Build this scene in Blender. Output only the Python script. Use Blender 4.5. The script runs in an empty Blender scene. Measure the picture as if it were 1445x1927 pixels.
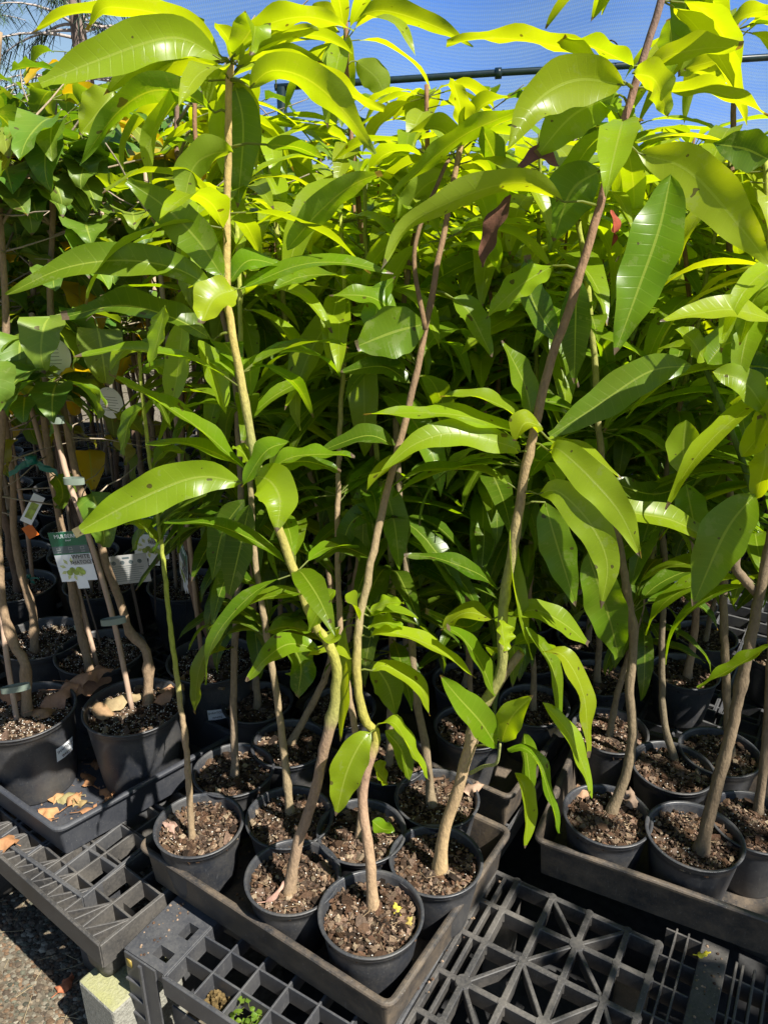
import bpy, math, random
from mathutils import Vector, Matrix
R = math.radians
scene = bpy.context.scene
col = scene.collection
random.seed(7)

# ------------------------------------------------------------------ camera
PITCH = R(21.5); H = 1.64; F = 1445.0
cd = bpy.data.cameras.new('camera'); cam = bpy.data.objects.new('camera', cd); col.objects.link(cam)
cam.location = (0, 0, H); cam.rotation_euler = (R(90) - PITCH, 0, 0)
cd.sensor_fit = 'VERTICAL'; cd.sensor_height = 36; cd.lens = 36 * F / 1927
cd.clip_start = 0.02; cd.clip_end = 400
scene.camera = cam

# ------------------------------------------------------------------ light
SUN_DIR = Vector((0.60 * 0.77, 0.60 * -0.64, 0.79)).normalized()
EL = math.asin(SUN_DIR.z)
w = bpy.data.worlds.new("World"); scene.world = w; w.use_nodes = True
nt = w.node_tree; bg = nt.nodes['Background']
sky = nt.nodes.new('ShaderNodeTexSky'); sky.sky_type = 'NISHITA'; sky.sun_disc = False
sky.sun_elevation = EL; sky.sun_rotation = math.atan2(SUN_DIR.x, SUN_DIR.y)
sky.air_density = 1.0; sky.dust_density = 0.3; sky.ozone_density = 2.0
nt.links.new(sky.outputs[0], bg.inputs[0]); bg.inputs[1].default_value = 0.05
sl = bpy.data.lights.new('sun', 'SUN'); sl.energy = 5.0; sl.angle = R(0.5); sl.color = (1, 0.95, 0.86)
so = bpy.data.objects.new('sun', sl); col.objects.link(so)
so.rotation_euler = SUN_DIR.to_track_quat('Z', 'Y').to_euler()
scene.view_settings.view_transform = 'Standard'; scene.view_settings.look = 'None'
scene.view_settings.gamma = 1; scene.view_settings.exposure = 1.3
scene.cycles.max_bounces = 8; scene.cycles.transparent_max_bounces = 12

# ------------------------------------------------------------------ helpers
def P(u, v, z=None, Y=None):
    "pixel of the 1445x1927 photograph -> a point on the plane z=.. or on the upright plane y=.."
    x = (u - 722.5) / F; y = (963.5 - v) / F
    d = Vector((x, math.cos(PITCH) + y * math.sin(PITCH), -math.sin(PITCH) + y * math.cos(PITCH)))
    t = (z - H) / d.z if z is not None else Y / d.y
    return Vector((0, 0, H)) + d * t

class MB:
    def __init__(s): s.v = []; s.f = []; s.c = []; s.u = []
    def add(s, vs, fs, c=(1, 1, 1, 0), us=None):
        o = len(s.v); s.v.extend([tuple(p) for p in vs])
        s.f.extend([tuple(i + o for i in f) for f in fs])
        if isinstance(c, list): s.c.extend(c)
        else: s.c.extend([c] * len(vs))
        s.u.extend(us if us else [(0, 0, 0)] * len(vs))
    def box(s, c0, c1, M=None, c=(1, 1, 1, 0)):
        x0, y0, z0 = c0; x1, y1, z1 = c1
        vs = [Vector(p) for p in ((x0,y0,z0),(x1,y0,z0),(x1,y1,z0),(x0,y1,z0),(x0,y0,z1),(x1,y0,z1),(x1,y1,z1),(x0,y1,z1))]
        if M: vs = [M @ p for p in vs]
        s.add(vs, [(0,3,2,1),(4,5,6,7),(0,1,5,4),(1,2,6,5),(2,3,7,6),(3,0,4,7)], c)
    def bar(s, a, b, wd, z0, z1, c=(1, 1, 1, 0), dr=0.0):
        "a beam on the horizontal plane from a to b with slightly drafted sides"
        a = Vector((a[0], a[1])); b = Vector((b[0], b[1])); d = (b - a).normalized(); n = Vector((-d.y, d.x))
        h = wd / 2; g = h - dr; e = min(0.0015, h * .4)
        sec = [(-g, z0), (-h, z1 - e), (-h + e, z1), (h - e, z1), (h, z1 - e), (g, z0)]
        vs = []
        for p in (a, b):
            for o, z in sec: q = p + n * o; vs.append((q.x, q.y, z))
        k = len(sec); fs = [(i, (i + 1) % k, k + (i + 1) % k, k + i) for i in range(k)]
        fs += [tuple(range(k))[::-1], tuple(range(k, 2 * k))]
        s.add(vs, [f[::-1] for f in fs], c)
    def tube(s, pts, rad, n=8, c=(1, 1, 1, 0), cap=True, bump=0):
        pts = [Vector(p) for p in pts]; k = len(pts)
        if not isinstance(rad, (list, tuple)): rad = [rad] * k
        ref = Vector((0.31, 0.95, 0.11)); vs = []; cs = []; us = []; L = 0
        for i, p in enumerate(pts):
            t = (pts[min(i + 1, k - 1)] - pts[max(i - 1, 0)])
            if t.length < 1e-9: t = Vector((0, 0, 1))
            t.normalize(); a = t.cross(ref)
            if a.length < .05: a = t.cross(Vector((1, 0, 0)))
            a.normalize(); b = t.cross(a)
            if i: L += (p - pts[i - 1]).length
            for j in range(n):
                th = 2 * math.pi * j / n
                r = rad[i] * (1 + (random.uniform(-bump, bump) if bump else 0))
                vs.append(p + (a * math.cos(th) + b * math.sin(th)) * r)
                cs.append(c[i] if isinstance(c, list) else c); us.append((j / n, L, 0))
        fs = [(i * n + j, (i + 1) * n + j, (i + 1) * n + (j + 1) % n, i * n + (j + 1) % n) for i in range(k - 1) for j in range(n)]
        if cap: fs += [tuple(range(n)), tuple(range((k - 1) * n, k * n))[::-1]]
        s.add(vs, fs, cs, us)
    def lathe(s, prof, n=40, ctr=(0, 0, 0), c=(1, 1, 1, 0)):
        vs = []; us = []
        for r, z in prof:
            for j in range(n):
                th = 2 * math.pi * j / n
                vs.append((ctr[0] + r * math.cos(th), ctr[1] + r * math.sin(th), ctr[2] + z))
        k = len(prof)
        s.add(vs, [(i * n + j, i * n + (j + 1) % n, (i + 1) * n + (j + 1) % n, (i + 1) * n + j) for i in range(k - 1) for j in range(n)], c)
    def build(s, name, m, parent=None, smooth=True, loc=None):
        me = bpy.data.meshes.new(name); me.from_pydata(s.v, [], s.f)
        if s.c:
            a = me.attributes.new('tint', 'FLOAT_COLOR', 'POINT')
            a.data.foreach_set('color', [x for q in s.c for x in (q if len(q) == 4 else (*q, 0))])
            a = me.attributes.new('luv', 'FLOAT_VECTOR', 'POINT')
            a.data.foreach_set('vector', [x for q in s.u for x in q])
        me.materials.append(m)
        if smooth: me.polygons.foreach_set('use_smooth', [True] * len(me.polygons))
        me.update()
        o = bpy.data.objects.new(name, me); col.objects.link(o)
        if parent: o.parent = parent
        if loc: o.location = loc
        return o

def tag(o, label=None, cat=None, group=None, kind=None):
    if label: o['label'] = label
    if cat: o['category'] = cat
    if group: o['group'] = group
    if kind: o['kind'] = kind
    return o
def empty(name, loc, rz=0):
    o = bpy.data.objects.new(name, None); o.empty_display_size = .05; col.objects.link(o)
    o.location = loc; o.rotation_euler = (0, 0, rz); return o
def part(proto, parent, name=None, rz=0, loc=None, sc=None):
    "a copy of a part sharing its mesh, with its own sub-parts"
    c = proto.copy(); col.objects.link(c); c.parent = parent
    if loc is not None: c.location = loc
    if rz: c.rotation_euler = (0, 0, rz)
    if sc: c.scale = sc
    return c
def spline(pts, n):
    pts = [Vector(p) for p in pts]
    if len(pts) == 2: return [pts[0].lerp(pts[1], i / n) for i in range(n + 1)]
    Q = [2 * pts[0] - pts[1]] + pts + [2 * pts[-1] - pts[-2]]
    L = [0]
    for i in range(len(pts) - 1): L.append(L[-1] + (pts[i + 1] - pts[i]).length)
    out = []
    for i in range(n + 1):
        s = L[-1] * i / n; k = 0
        while k < len(pts) - 2 and s > L[k + 1]: k += 1
        t = (s - L[k]) / max(L[k + 1] - L[k], 1e-9)
        a, b, c, d = Q[k:k + 4]
        out.append(.5 * ((2 * b) + (c - a) * t + (2 * a - 5 * b + 4 * c - d) * t * t + (3 * b - a - 3 * c + d) * t ** 3))
    return out

# ------------------------------------------------------------------ materials
def mat(name):
    m = bpy.data.materials.new(name); m.use_nodes = True
    n = m.node_tree; b = n.nodes['Principled BSDF']; return m, n, b
def N(n, t, **k):
    x = n.nodes.new(t)
    for a, v in k.items():
        if a.startswith('i_'): x.inputs[a[2:].replace('_', ' ')].default_value = v
        else: setattr(x, a, v)
    return x
def noise(n, scale, detail=4, rough=.55, vec=None, dist=0):
    x = N(n, 'ShaderNodeTexNoise'); x.inputs['Scale'].default_value = scale; x.inputs['Detail'].default_value = detail
    x.inputs['Roughness'].default_value = rough; x.inputs['Distortion'].default_value = dist
    if vec is None: vec = N(n, 'ShaderNodeTexCoord').outputs['Object']
    n.links.new(vec, x.inputs['Vector']); return x
def ramp(n, src, stops):
    r = N(n, 'ShaderNodeValToRGB'); e = r.color_ramp.elements
    while len(e) < len(stops): e.new(0.5)
    for q, (p, c) in zip(e, stops): q.position = p; q.color = c if len(c) == 4 else (*c, 1)
    n.links.new(src, r.inputs[0]); return r
def mix(n, fac, a, b, mode='MIX'):
    x = N(n, 'ShaderNodeMix', data_type='RGBA', blend_type=mode)
    for i, s in ((0, fac), (6, a), (7, b)):
        if hasattr(s, 'is_linked'): n.links.new(s, x.inputs[i])
        else: x.inputs[i].default_value = s if i == 0 else ((*s, 1) if len(s) == 3 else s)
    return x.outputs[2]
def math_(n, op, a, b=None, c=None):
    x = N(n, 'ShaderNodeMath', operation=op)
    for i, s in enumerate((a, b, c)):
        if s is None: continue
        if hasattr(s, 'is_linked'): n.links.new(s, x.inputs[i])
        else: x.inputs[i].default_value = s
    return x.outputs[0]
def bump(n, b, h, st, dist=.002):
    x = N(n, 'ShaderNodeBump'); x.inputs['Strength'].default_value = st; x.inputs['Distance'].default_value = dist
    n.links.new(h, x.inputs['Height'])
    for q in (b if isinstance(b, list) else [b]): n.links.new(x.outputs[0], q.inputs['Normal'])

def leaf_material(name, gloss=.36, veinfreq=17, trans=.58, serr=False):
    m, n, b = mat(name)
    at = N(n, 'ShaderNodeAttribute', attribute_name='tint'); uv = N(n, 'ShaderNodeAttribute', attribute_name='luv')
    sep = N(n, 'ShaderNodeSeparateXYZ'); n.links.new(uv.outputs['Vector'], sep.inputs[0])
    a = math_(n, 'ABSOLUTE', sep.outputs[0])                 # distance from the midrib, 0..1
    mid = math_(n, 'LESS_THAN', a, .05)
    ph = math_(n, 'SUBTRACT', math_(n, 'MULTIPLY', sep.outputs[1], veinfreq), math_(n, 'MULTIPLY', a, 1.3 if serr else .7))
    fr = math_(n, 'ABSOLUTE', math_(n, 'SUBTRACT', math_(n, 'FRACT', ph), .5))
    vein = math_(n, 'MULTIPLY', math_(n, 'SUBTRACT', 1, math_(n, 'MINIMUM', math_(n, 'MULTIPLY', fr, 14.), 1)), math_(n, 'SUBTRACT', 1.0, math_(n, 'MULTIPLY', a, .55)))
    vv = math_(n, 'MAXIMUM', mid, math_(n, 'MULTIPLY', vein, .30))
    nz = noise(n, 9, 3); nf = noise(n, 70, 3)
    base = mix(n, math_(n, 'MULTIPLY', math_(n, 'SUBTRACT', nz.outputs[0], .38), .9), at.outputs['Color'], (.22, .25, .02))
    base = mix(n, math_(n, 'MULTIPLY', vv, .62), base, (.36, .44, .07))
    # dried brown tip and margin, a few dark spots
    tip = math_(n, 'MULTIPLY', at.outputs['Alpha'], math_(n, 'GREATER_THAN', math_(n, 'ADD', sep.outputs[1], math_(n, 'MULTIPLY', nf.outputs[0], .06)), .985))
    base = mix(n, tip, base, (.15, .11, .075))
    wm_ = noise(n, 26, 5, .7); base = mix(n, math_(n, 'MULTIPLY', math_(n, 'GREATER_THAN', wm_.outputs[0], .60), .22), base, (.30, .34, .14))
    eg = math_(n, 'MULTIPLY', math_(n, 'GREATER_THAN', math_(n, 'ADD', a, math_(n, 'MULTIPLY', wm_.outputs[0], .55)), 1.36), at.outputs['Alpha']); base = mix(n, math_(n, 'MULTIPLY', eg, .75), base, (.19, .15, .07))
    sp = noise(n, 55, 1); spot = math_(n, 'GREATER_THAN', sp.outputs[0], .745)
    base = mix(n, math_(n, 'MULTIPLY', spot, .8), base, (.07, .045, .02))
    geo = N(n, 'ShaderNodeNewGeometry')
    under = mix(n, .25, base, (.17, .24, .06))
    bc = mix(n, geo.outputs['Backfacing'], base, under)
    n.links.new(bc, b.inputs['Base Color'])
    ro = math_(n, 'ADD', math_(n, 'MULTIPLY', geo.outputs['Backfacing'], .2), math_(n, 'ADD', gloss - .06, math_(n, 'MULTIPLY', nz.outputs[0], .14)))
    n.links.new(ro, b.inputs['Roughness']); b.inputs['Specular IOR Level'].default_value = .45
    tr = N(n, 'ShaderNodeBsdfTranslucent')
    tc = mix(n, 1., base, (1.85, 1.62, .22), 'MULTIPLY'); n.links.new(tc, tr.inputs['Color'])
    ms = N(n, 'ShaderNodeMixShader'); ms.inputs[0].default_value = trans
    n.links.new(b.outputs[0], ms.inputs[1]); n.links.new(tr.outputs[0], ms.inputs[2])
    n.links.new(ms.outputs[0], n.nodes['Material Output'].inputs[0])
    hh = math_(n, 'ADD', math_(n, 'MULTIPLY', vein, -.5), math_(n, 'ADD', math_(n, 'MULTIPLY', mid, -.6), math_(n, 'MULTIPLY', nf.outputs[0], .25)))
    bump(n, [b], hh, .35, .0012)
    return m
M_LEAF = leaf_material('mango_leaf', .31); M_MUL = leaf_material('mulberry_leaf', .42, 7, .45, True)

def attr_material(name, rough=.8, sc=120, amt=.5, bs=.5, bd=.002, spec=.3, stretch=1):
    m, n, b = mat(name)
    at = N(n, 'ShaderNodeAttribute', attribute_name='tint')
    tc = N(n, 'ShaderNodeTexCoord'); mp = N(n, 'ShaderNodeMapping'); mp.inputs['Scale'].default_value = (1, 1, stretch)
    n.links.new(tc.outputs['Object'], mp.inputs[0])
    nz = noise(n, sc, 5, .65, mp.outputs[0]); n2 = noise(n, sc * .17, 3, .5, mp.outputs[0])
    f = math_(n, 'ADD', math_(n, 'MULTIPLY', nz.outputs[0], .7), math_(n, 'MULTIPLY', n2.outputs[0], .5))
    sc_ = ramp(n, f, [(.35, (1 - amt,) * 3), (.8, (1 + amt * .6,) * 3)])
    n.links.new(mix(n, 1., at.outputs['Color'], sc_.outputs[0], 'MULTIPLY'), b.inputs['Base Color'])
    b.inputs['Roughness'].default_value = rough; b.inputs['Specular IOR Level'].default_value = spec
    bump(n, b, nz.outputs[0], bs, bd)
    return m
M_BARK = attr_material('sapling_bark', .85, 170, .45, .9, .003, .25, .45)
M_SOIL = attr_material('potting_mix', .97, 260, .6, .8, .003, .06)
M_DRY = attr_material('dry_leaf', .75, 60, .4, .6, .003, .25)
M_WOOD = attr_material('stake_wood', .8, 150, .35, .5, .001, .25, .12)
M_STONE = attr_material('ground_stone', .9, 180, .45, .5, .002, .25)

def plastic(name, base, dust, rough=.42, dsc=7, damt=.5):
    m, n, b = mat(name)
    nz = noise(n, dsc, 6, .65); fine = noise(n, 160, 4, .7)
    tc = N(n, 'ShaderNodeTexCoord'); mp = N(n, 'ShaderNodeMapping'); mp.inputs['Scale'].default_value = (40, 40, 6); mp.inputs['Rotation'].default_value = (.5, .3, .9)
    n.links.new(tc.outputs['Object'], mp.inputs[0]); scr = noise(n, 6, 2, .4, mp.outputs[0], 1.2)
    sr = ramp(n, scr.outputs[0], [(.68, (0, 0, 0)), (.72, (1, 1, 1))])
    d = math_(n, 'MULTIPLY', math_(n, 'ADD', nz.outputs[0], math_(n, 'MULTIPLY', fine.outputs[0], .5)), 1.)
    dr = ramp(n, d, [(.58, (0, 0, 0)), (.95, (damt,) * 3)])
    c = mix(n, dr.outputs[0], base, dust); c = mix(n, math_(n, 'MULTIPLY', sr.outputs[0], .14), c, (.3, .3, .3))
    pk = noise(n, 300, 1); c = mix(n, math_(n, 'MULTIPLY', math_(n, 'GREATER_THAN', pk.outputs[0], .76), .5), c, (.3, .29, .27))
    n.links.new(c, b.inputs['Base Color'])
    n.links.new(math_(n, 'ADD', rough, math_(n, 'MULTIPLY', dr.outputs[0], .4)), b.inputs['Roughness'])
    bump(n, b, fine.outputs[0], .15, .0006)
    return m
M_POT = plastic('black_pot_plastic', (.024, .027, .034), (.11, .10, .085), .36, 9, .5)
M_TRAY = plastic('tray_plastic', (.024, .024, .025), (.17, .125, .08), .45, 14, .6)
M_TRAYB = plastic('blue_black_tray_plastic', (.026, .029, .038), (.10, .10, .10), .42, 8, .35)
M_PAL = plastic('pallet_plastic', (.028, .028, .029), (.15, .135, .115), .5, 6, .6)
M_PAL2 = plastic('new_pallet_plastic', (.034, .036, .042), (.14, .135, .125), .45, 7, .45)

def simple(name, c, rough=.6, amt=.25, sc=30, metal=0, bs=.1):
    m, n, b = mat(name); nz = noise(n, sc, 5)
    r = ramp(n, nz.outputs[0], [(.3, tuple(x * (1 - amt) for x in c)), (.7, tuple(min(1, x * (1 + amt)) for x in c))])
    n.links.new(r.outputs[0], b.inputs['Base Color']); b.inputs['Roughness'].default_value = rough; b.inputs['Metallic'].default_value = metal
    bump(n, b, nz.outputs[0], bs, .002); return m
M_WHITE = simple('white_tag_plastic', (.74, .76, .78), .4, .04)
M_GREEN = simple('green_tag_print', (.012, .12, .06), .4, .1)
M_GREY = simple('grey_tag_print', (.08, .11, .12), .4, .1)
M_INK = simple('black_ink', (.02, .02, .025), .5, .1)
M_PALEGREY = simple('weathered_tag', (.33, .33, .32), .5, .12)
M_SHOOT = simple('printed_leaf_green', (.28, .36, .06), .5, .5, 60)
M_BLADE = simple('printed_leaf_yellow', (.55, .58, .25), .5, .4, 60)
M_TIE = simple('sage_ribbon', (.17, .21, .17), .6, .1)
M_TEAL = simple('teal_ribbon', (.01, .14, .11), .35, .15)
M_ORANGE = simple('orange_tag', (.75, .17, .02), .5, .1)
M_PIPE = simple('dark_green_pipe', (.012, .03, .028), .35, .3)
M_WIRE = simple('black_wire', (.01, .01, .012), .4, .1)
M_STEEL = simple('galvanised_rail', (.42, .43, .44), .45, .2, 20, .4)

m, n, b = mat('gravel_ground'); M_GROUND = m
v1 = N(n, 'ShaderNodeTexVoronoi'); v1.inputs['Scale'].default_value = 95
n.links.new(N(n, 'ShaderNodeTexCoord').outputs['Object'], v1.inputs['Vector'])
nz = noise(n, 5, 5)
r1 = ramp(n, v1.outputs['Color'], [(.1, (.05, .04, .028)), (.45, (.09, .075, .05)), (.8, (.16, .135, .10)), (1, (.22, .19, .15))])
n.links.new(mix(n, math_(n, 'MULTIPLY', nz.outputs[0], .6), r1.outputs[0], (.10, .085, .06)), b.inputs['Base Color'])
b.inputs['Roughness'].default_value = .95; bump(n, b, v1.outputs['Distance'], .4, .002)
m, n, b = mat('weed_mat'); M_MAT = m
nz = noise(n, 40, 4); r1 = ramp(n, nz.outputs[0], [(.3, (.008, .008, .009)), (.75, (.03, .03, .03))]); n.links.new(r1.outputs[0], b.inputs['Base Color']); b.inputs['Roughness'].default_value = .9
m, n, b = mat('mossy_concrete'); M_CONC = m
nz = noise(n, 18, 6, .7); n2 = noise(n, 180, 4); geo = N(n, 'ShaderNodeNewGeometry'); sp = N(n, 'ShaderNodeSeparateXYZ'); n.links.new(geo.outputs['Normal'], sp.inputs[0])
c = ramp(n, n2.outputs[0], [(.3, (.15, .145, .12)), (.7, (.29, .285, .24))]).outputs[0]
c = mix(n, math_(n, 'MULTIPLY', math_(n, 'MULTIPLY', math_(n, 'GREATER_THAN', sp.outputs[2], .5), nz.outputs[0]), 1.2), c, (.25, .25, .09))
n.links.new(c, b.inputs['Base Color']); b.inputs['Roughness'].default_value = .95; bump(n, b, n2.outputs[0], .8, .004)

# shade cloth: a woven net, threads of pale blue plastic with the sky between them
m, n, b = mat('shade_cloth'); M_CLOTH = m
tc = N(n, 'ShaderNodeTexCoord'); sp = N(n, 'ShaderNodeSeparateXYZ'); n.links.new(tc.outputs['Object'], sp.inputs[0])
nzw = noise(n, 1.1, 2); 
def stripes(ax, f, wob):
    return math_(n, 'SINE', math_(n, 'ADD', math_(n, 'MULTIPLY', sp.outputs[ax], f), math_(n, 'MULTIPLY', nzw.outputs[0], wob)))
s1 = stripes(1, 390, 14); s2 = stripes(0, 610, 6); s3 = stripes(1, 47, 5)
nzs = noise(n, 14, 3)
al = math_(n, 'ADD', .55, math_(n, 'ADD', math_(n, 'MULTIPLY', s1, .09), math_(n, 'ADD', math_(n, 'MULTIPLY', s2, .08), math_(n, 'ADD', math_(n, 'MULTIPLY', s3, .05), math_(n, 'MULTIPLY', math_(n, 'SUBTRACT', nzw.outputs[0], .5), .7)))))
tr = N(n, 'ShaderNodeBsdfTransparent'); tl = N(n, 'ShaderNodeBsdfTranslucent'); tl.inputs[0].default_value = (.09, .29, .98, 1)
b.inputs['Base Color'].default_value = (.08, .26, .92, 1); b.inputs['Roughness'].default_value = .6
m1 = N(n, 'ShaderNodeMixShader'); m1.inputs[0].default_value = .5; n.links.new(b.outputs[0], m1.inputs[1]); n.links.new(tl.outputs[0], m1.inputs[2])
m2 = N(n, 'ShaderNodeMixShader'); n.links.new(al, m2.inputs[0]); n.links.new(tr.outputs[0], m2.inputs[1]); n.links.new(m1.outputs[0], m2.inputs[2])
n.links.new(m2.outputs[0], n.nodes['Material Output'].inputs[0])

GZ = -.12
# ------------------------------------------------------------------ ground
g = MB(); S = 120; g.add([(-S, -S, GZ), (S, -S, GZ), (S, S, GZ), (-S, S, GZ)], [(0, 1, 2, 3)])
tag(g.build('ground', M_GROUND), kind='structure')
g = MB(); g.add([(-.10, .6, GZ + .004), (3.6, .6, GZ + .004), (3.6, 9, GZ + .004), (-.9, 9, GZ + .004), (-.5, 2.6, GZ + .004), (-.4, 1.9, GZ + .004)], [(0, 1, 2, 3, 4)])
tag(g.build('weed_mat_ground', M_MAT), kind='structure')
rnd = random.Random(3); g = MB()
for i in range(8500):
    x = rnd.uniform(-1.22, -.56); y = rnd.uniform(1.0, 1.75); r = rnd.uniform(.0022, .0062) * (1.6 if rnd.random() < .06 else 1)
    s = rnd.choice([(.34, .29, .24), (.24, .19, .15), (.42, .40, .36), (.16, .13, .11), (.30, .20, .14), (.20, .21, .18)])
    a0 = rnd.uniform(0, 6.28); vs = []
    for k, (zz, rr) in enumerate(((0, .8), (.5, 1), (.9, .5))):
        for j in range(6):
            th = a0 + j * 1.047; q = r * rr * rnd.uniform(.75, 1.2); vs.append((x + q * math.cos(th) * 1.25, y + q * math.sin(th), GZ + r * zz * .9))
    fs = [(k * 6 + j, k * 6 + (j + 1) % 6, k * 6 + 6 + (j + 1) % 6, k * 6 + 6 + j) for k in (0, 1) for j in range(6)] + [(12, 13, 14, 15, 16, 17)]
    ft_ = rnd.uniform(.22, .58); g.add(vs, fs, (s[0] * ft_, s[1] * ft_ * .95, s[2] * ft_ * .8, 0))
for i in range(120):
    x = rnd.uniform(-1.2, -.5); y = rnd.uniform(.9, 1.6); a0 = rnd.uniform(0, 6.28); l = rnd.uniform(.02, .07)
    g.tube([(x, y, GZ + .008), (x + l * math.cos(a0), y + l * math.sin(a0), GZ + .011)], .0007, 4, (.30, .24, .14, 0))
tag(g.build('gravel', M_STONE, smooth=False), kind='stuff')

# ------------------------------------------------------------------ pots and soil
def pot_mesh(R0=.098, R1=.070, h=.155, n=56, name='pot'):
    g = MB(); t = .0022
    prof = [(0.002, 0.004), (R1 - .010, .004), (R1 - .006, 0), (R1 - .001, 0), (R1, .004)]
    k = 10
    for i in range(1, k): prof.append((R1 + (R0 - .007 - R1) * (i / k) ** .9, (h - .018) * i / k))
    prof += [(R0 - .007, h - .018), (R0 - .0055, h - .017), (R0 - .0035, h - .012), (R0 - .003, h - .004), (R0, h - .0035), (R0 + .0005, h - .001), (R0 - .0010, h), (R0 - .005, h), (R0 - .0062, h - .0015)]
    zi = h - .004; 
    for j in range(7): prof += [(R0 - .0072 - j * .0006, zi - j * .003), (R0 - .0082 - j * .0006, zi - j * .003 - .0012)]
    prof += [(R1 - .002, .012), (.002, .010)]
    g.lathe(prof, n); return g
def soil_mesh(rs, seed, chips=760, perl=28):
    rnd = random.Random(seed); g = MB(); n = 28; k = 9; vs = [(0, 0, .004)]; 
    for i in range(1, k + 1):
        for j in range(n):
            th = 6.2832 * j / n; r = rs * i / k
            vs.append((r * math.cos(th), r * math.sin(th), .005 * math.cos(i / k * 2) + rnd.uniform(-.0015, .002)))
    fs = [(0, 1 + j, 1 + (j + 1) % n) for j in range(n)] + [(1 + (i - 1) * n + j, 1 + i * n + j, 1 + i * n + (j + 1) % n, 1 + (i - 1) * n + (j + 1) % n) for i in range(1, k) for j in range(n)]
    g.add(vs, fs, (.032, .022, .016, 0))
    pal = [(.14, .085, .055), (.20, .13, .09), (.075, .05, .038), (.11, .07, .05), (.26, .19, .14), (.17, .10, .07), (.05, .038, .032), (.22, .15, .12), (.15, .11, .09), (.34, .27, .20), (.30, .22, .17)]
    for i in range(chips):
        r = rs * .97 * math.sqrt(rnd.random()); th = rnd.uniform(0, 6.28); s = rnd.uniform(.0016, .0052)
        if rnd.random() < .09: s *= rnd.uniform(1.6, 2.6)
        M = Matrix.Translation((r * math.cos(th), r * math.sin(th), .004 + rnd.uniform(0, .004))) @ Matrix.Rotation(rnd.uniform(0, 6.28), 4, 'Z') @ Matrix.Rotation(rnd.gauss(0, .42), 4, 'X') @ Matrix.Rotation(rnd.gauss(0, .42), 4, 'Y')
        m_ = rnd.choice((4, 5, 6)); l = rnd.uniform(1, 2.1); hh = s * rnd.uniform(.18, .45)
        ang = [6.2832 * q / m_ + rnd.uniform(-.3, .3) for q in range(m_)]; rr = [s * rnd.uniform(.65, 1.05) for q in range(m_)]
        vs = [M @ Vector((q * math.cos(a) * l, q * math.sin(a), z * hh)) for z in (-1, 1) for a, q in zip(ang, rr)]
        c = rnd.choice(pal); f = rnd.uniform(.28, .85); c = (c[0] * f, c[1] * f * .97, c[2] * f * .88, 0)
        g.add(vs, [tuple(range(m_))[::-1], tuple(range(m_, 2 * m_))] + [(q, (q + 1) % m_, m_ + (q + 1) % m_, m_ + q) for q in range(m_)], c)
    for i in range(perl):
        r = rs * .95 * math.sqrt(rnd.random()); th = rnd.uniform(0, 6.28); s = rnd.uniform(.0010, .0022); p = Vector((r * math.cos(th), r * math.sin(th), .008 + rnd.uniform(0, .002)))
        o = [(1, 0, 0), (-1, 0, 0), (0, 1, 0), (0, -1, 0), (0, 0, 1), (0, 0, -1)]
        g.add([p + Vector(q) * s * rnd.uniform(.7, 1.2) for q in o], [(0, 2, 4), (2, 1, 4), (1, 3, 4), (3, 0, 4), (2, 0, 5), (1, 2, 5), (3, 1, 5), (0, 3, 5)], (.6, .57, .5, 0))
    for i in range(10):
        r = rs * .8 * math.sqrt(rnd.random()); th = rnd.uniform(0, 6.28); a = rnd.uniform(0, 6.28); l = rnd.uniform(.01, .025); p = Vector((r * math.cos(th), r * math.sin(th), .010))
        g.tube([p, p + Vector((math.cos(a) * l, math.sin(a) * l, .002))], .0006, 4, (.25, .18, .11, 0))
    return g
POT_H = .155; POT_R = .098; SOIL = .130
protos = {}
def proto_mesh(key, builder):
    if key not in protos: protos[key] = builder()
    return protos[key]
def add_obj(name, me, parent, loc=(0, 0, 0), rz=0, sc=None):
    o = bpy.data.objects.new(name, me); col.objects.link(o); o.parent = parent; o.location = loc; o.rotation_euler = (0, 0, rz)
    if sc: o.scale = (sc, sc, sc)
    return o
def mesh_of(mb, name, m, smooth=True):
    o = mb.build(name, m, None, smooth); me = o.data; bpy.data.objects.remove(o); return me
ME_POT = mesh_of(pot_mesh(), 'pot', M_POT)
ME_BPOT = mesh_of(pot_mesh(.128, .098, .225, 60), 'pot', M_POT)
ME_SOIL = [mesh_of(soil_mesh(.089, 10 + i), 'potting_soil', M_SOIL, False) for i in range(4)]
ME_BSOIL = [mesh_of(soil_mesh(.118, 30 + i, 800, 420), 'potting_soil', M_SOIL, False) for i in range(2)]
rz_ = random.Random(99)
def dress_pot(root, big=False, s=1.0):
    if big:
        p = add_obj('pot', ME_BPOT, root, rz=rz_.uniform(0, 6)); add_obj('potting_soil', rz_.choice(ME_BSOIL), root, (0, 0, .195), rz_.uniform(0, 6))
    else:
        p = add_obj('pot', ME_POT, root, rz=rz_.uniform(0, 6), sc=s); add_obj('potting_soil', rz_.choice(ME_SOIL), root, (0, 0, SOIL * s), rz_.uniform(0, 6), s)
    return p

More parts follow.
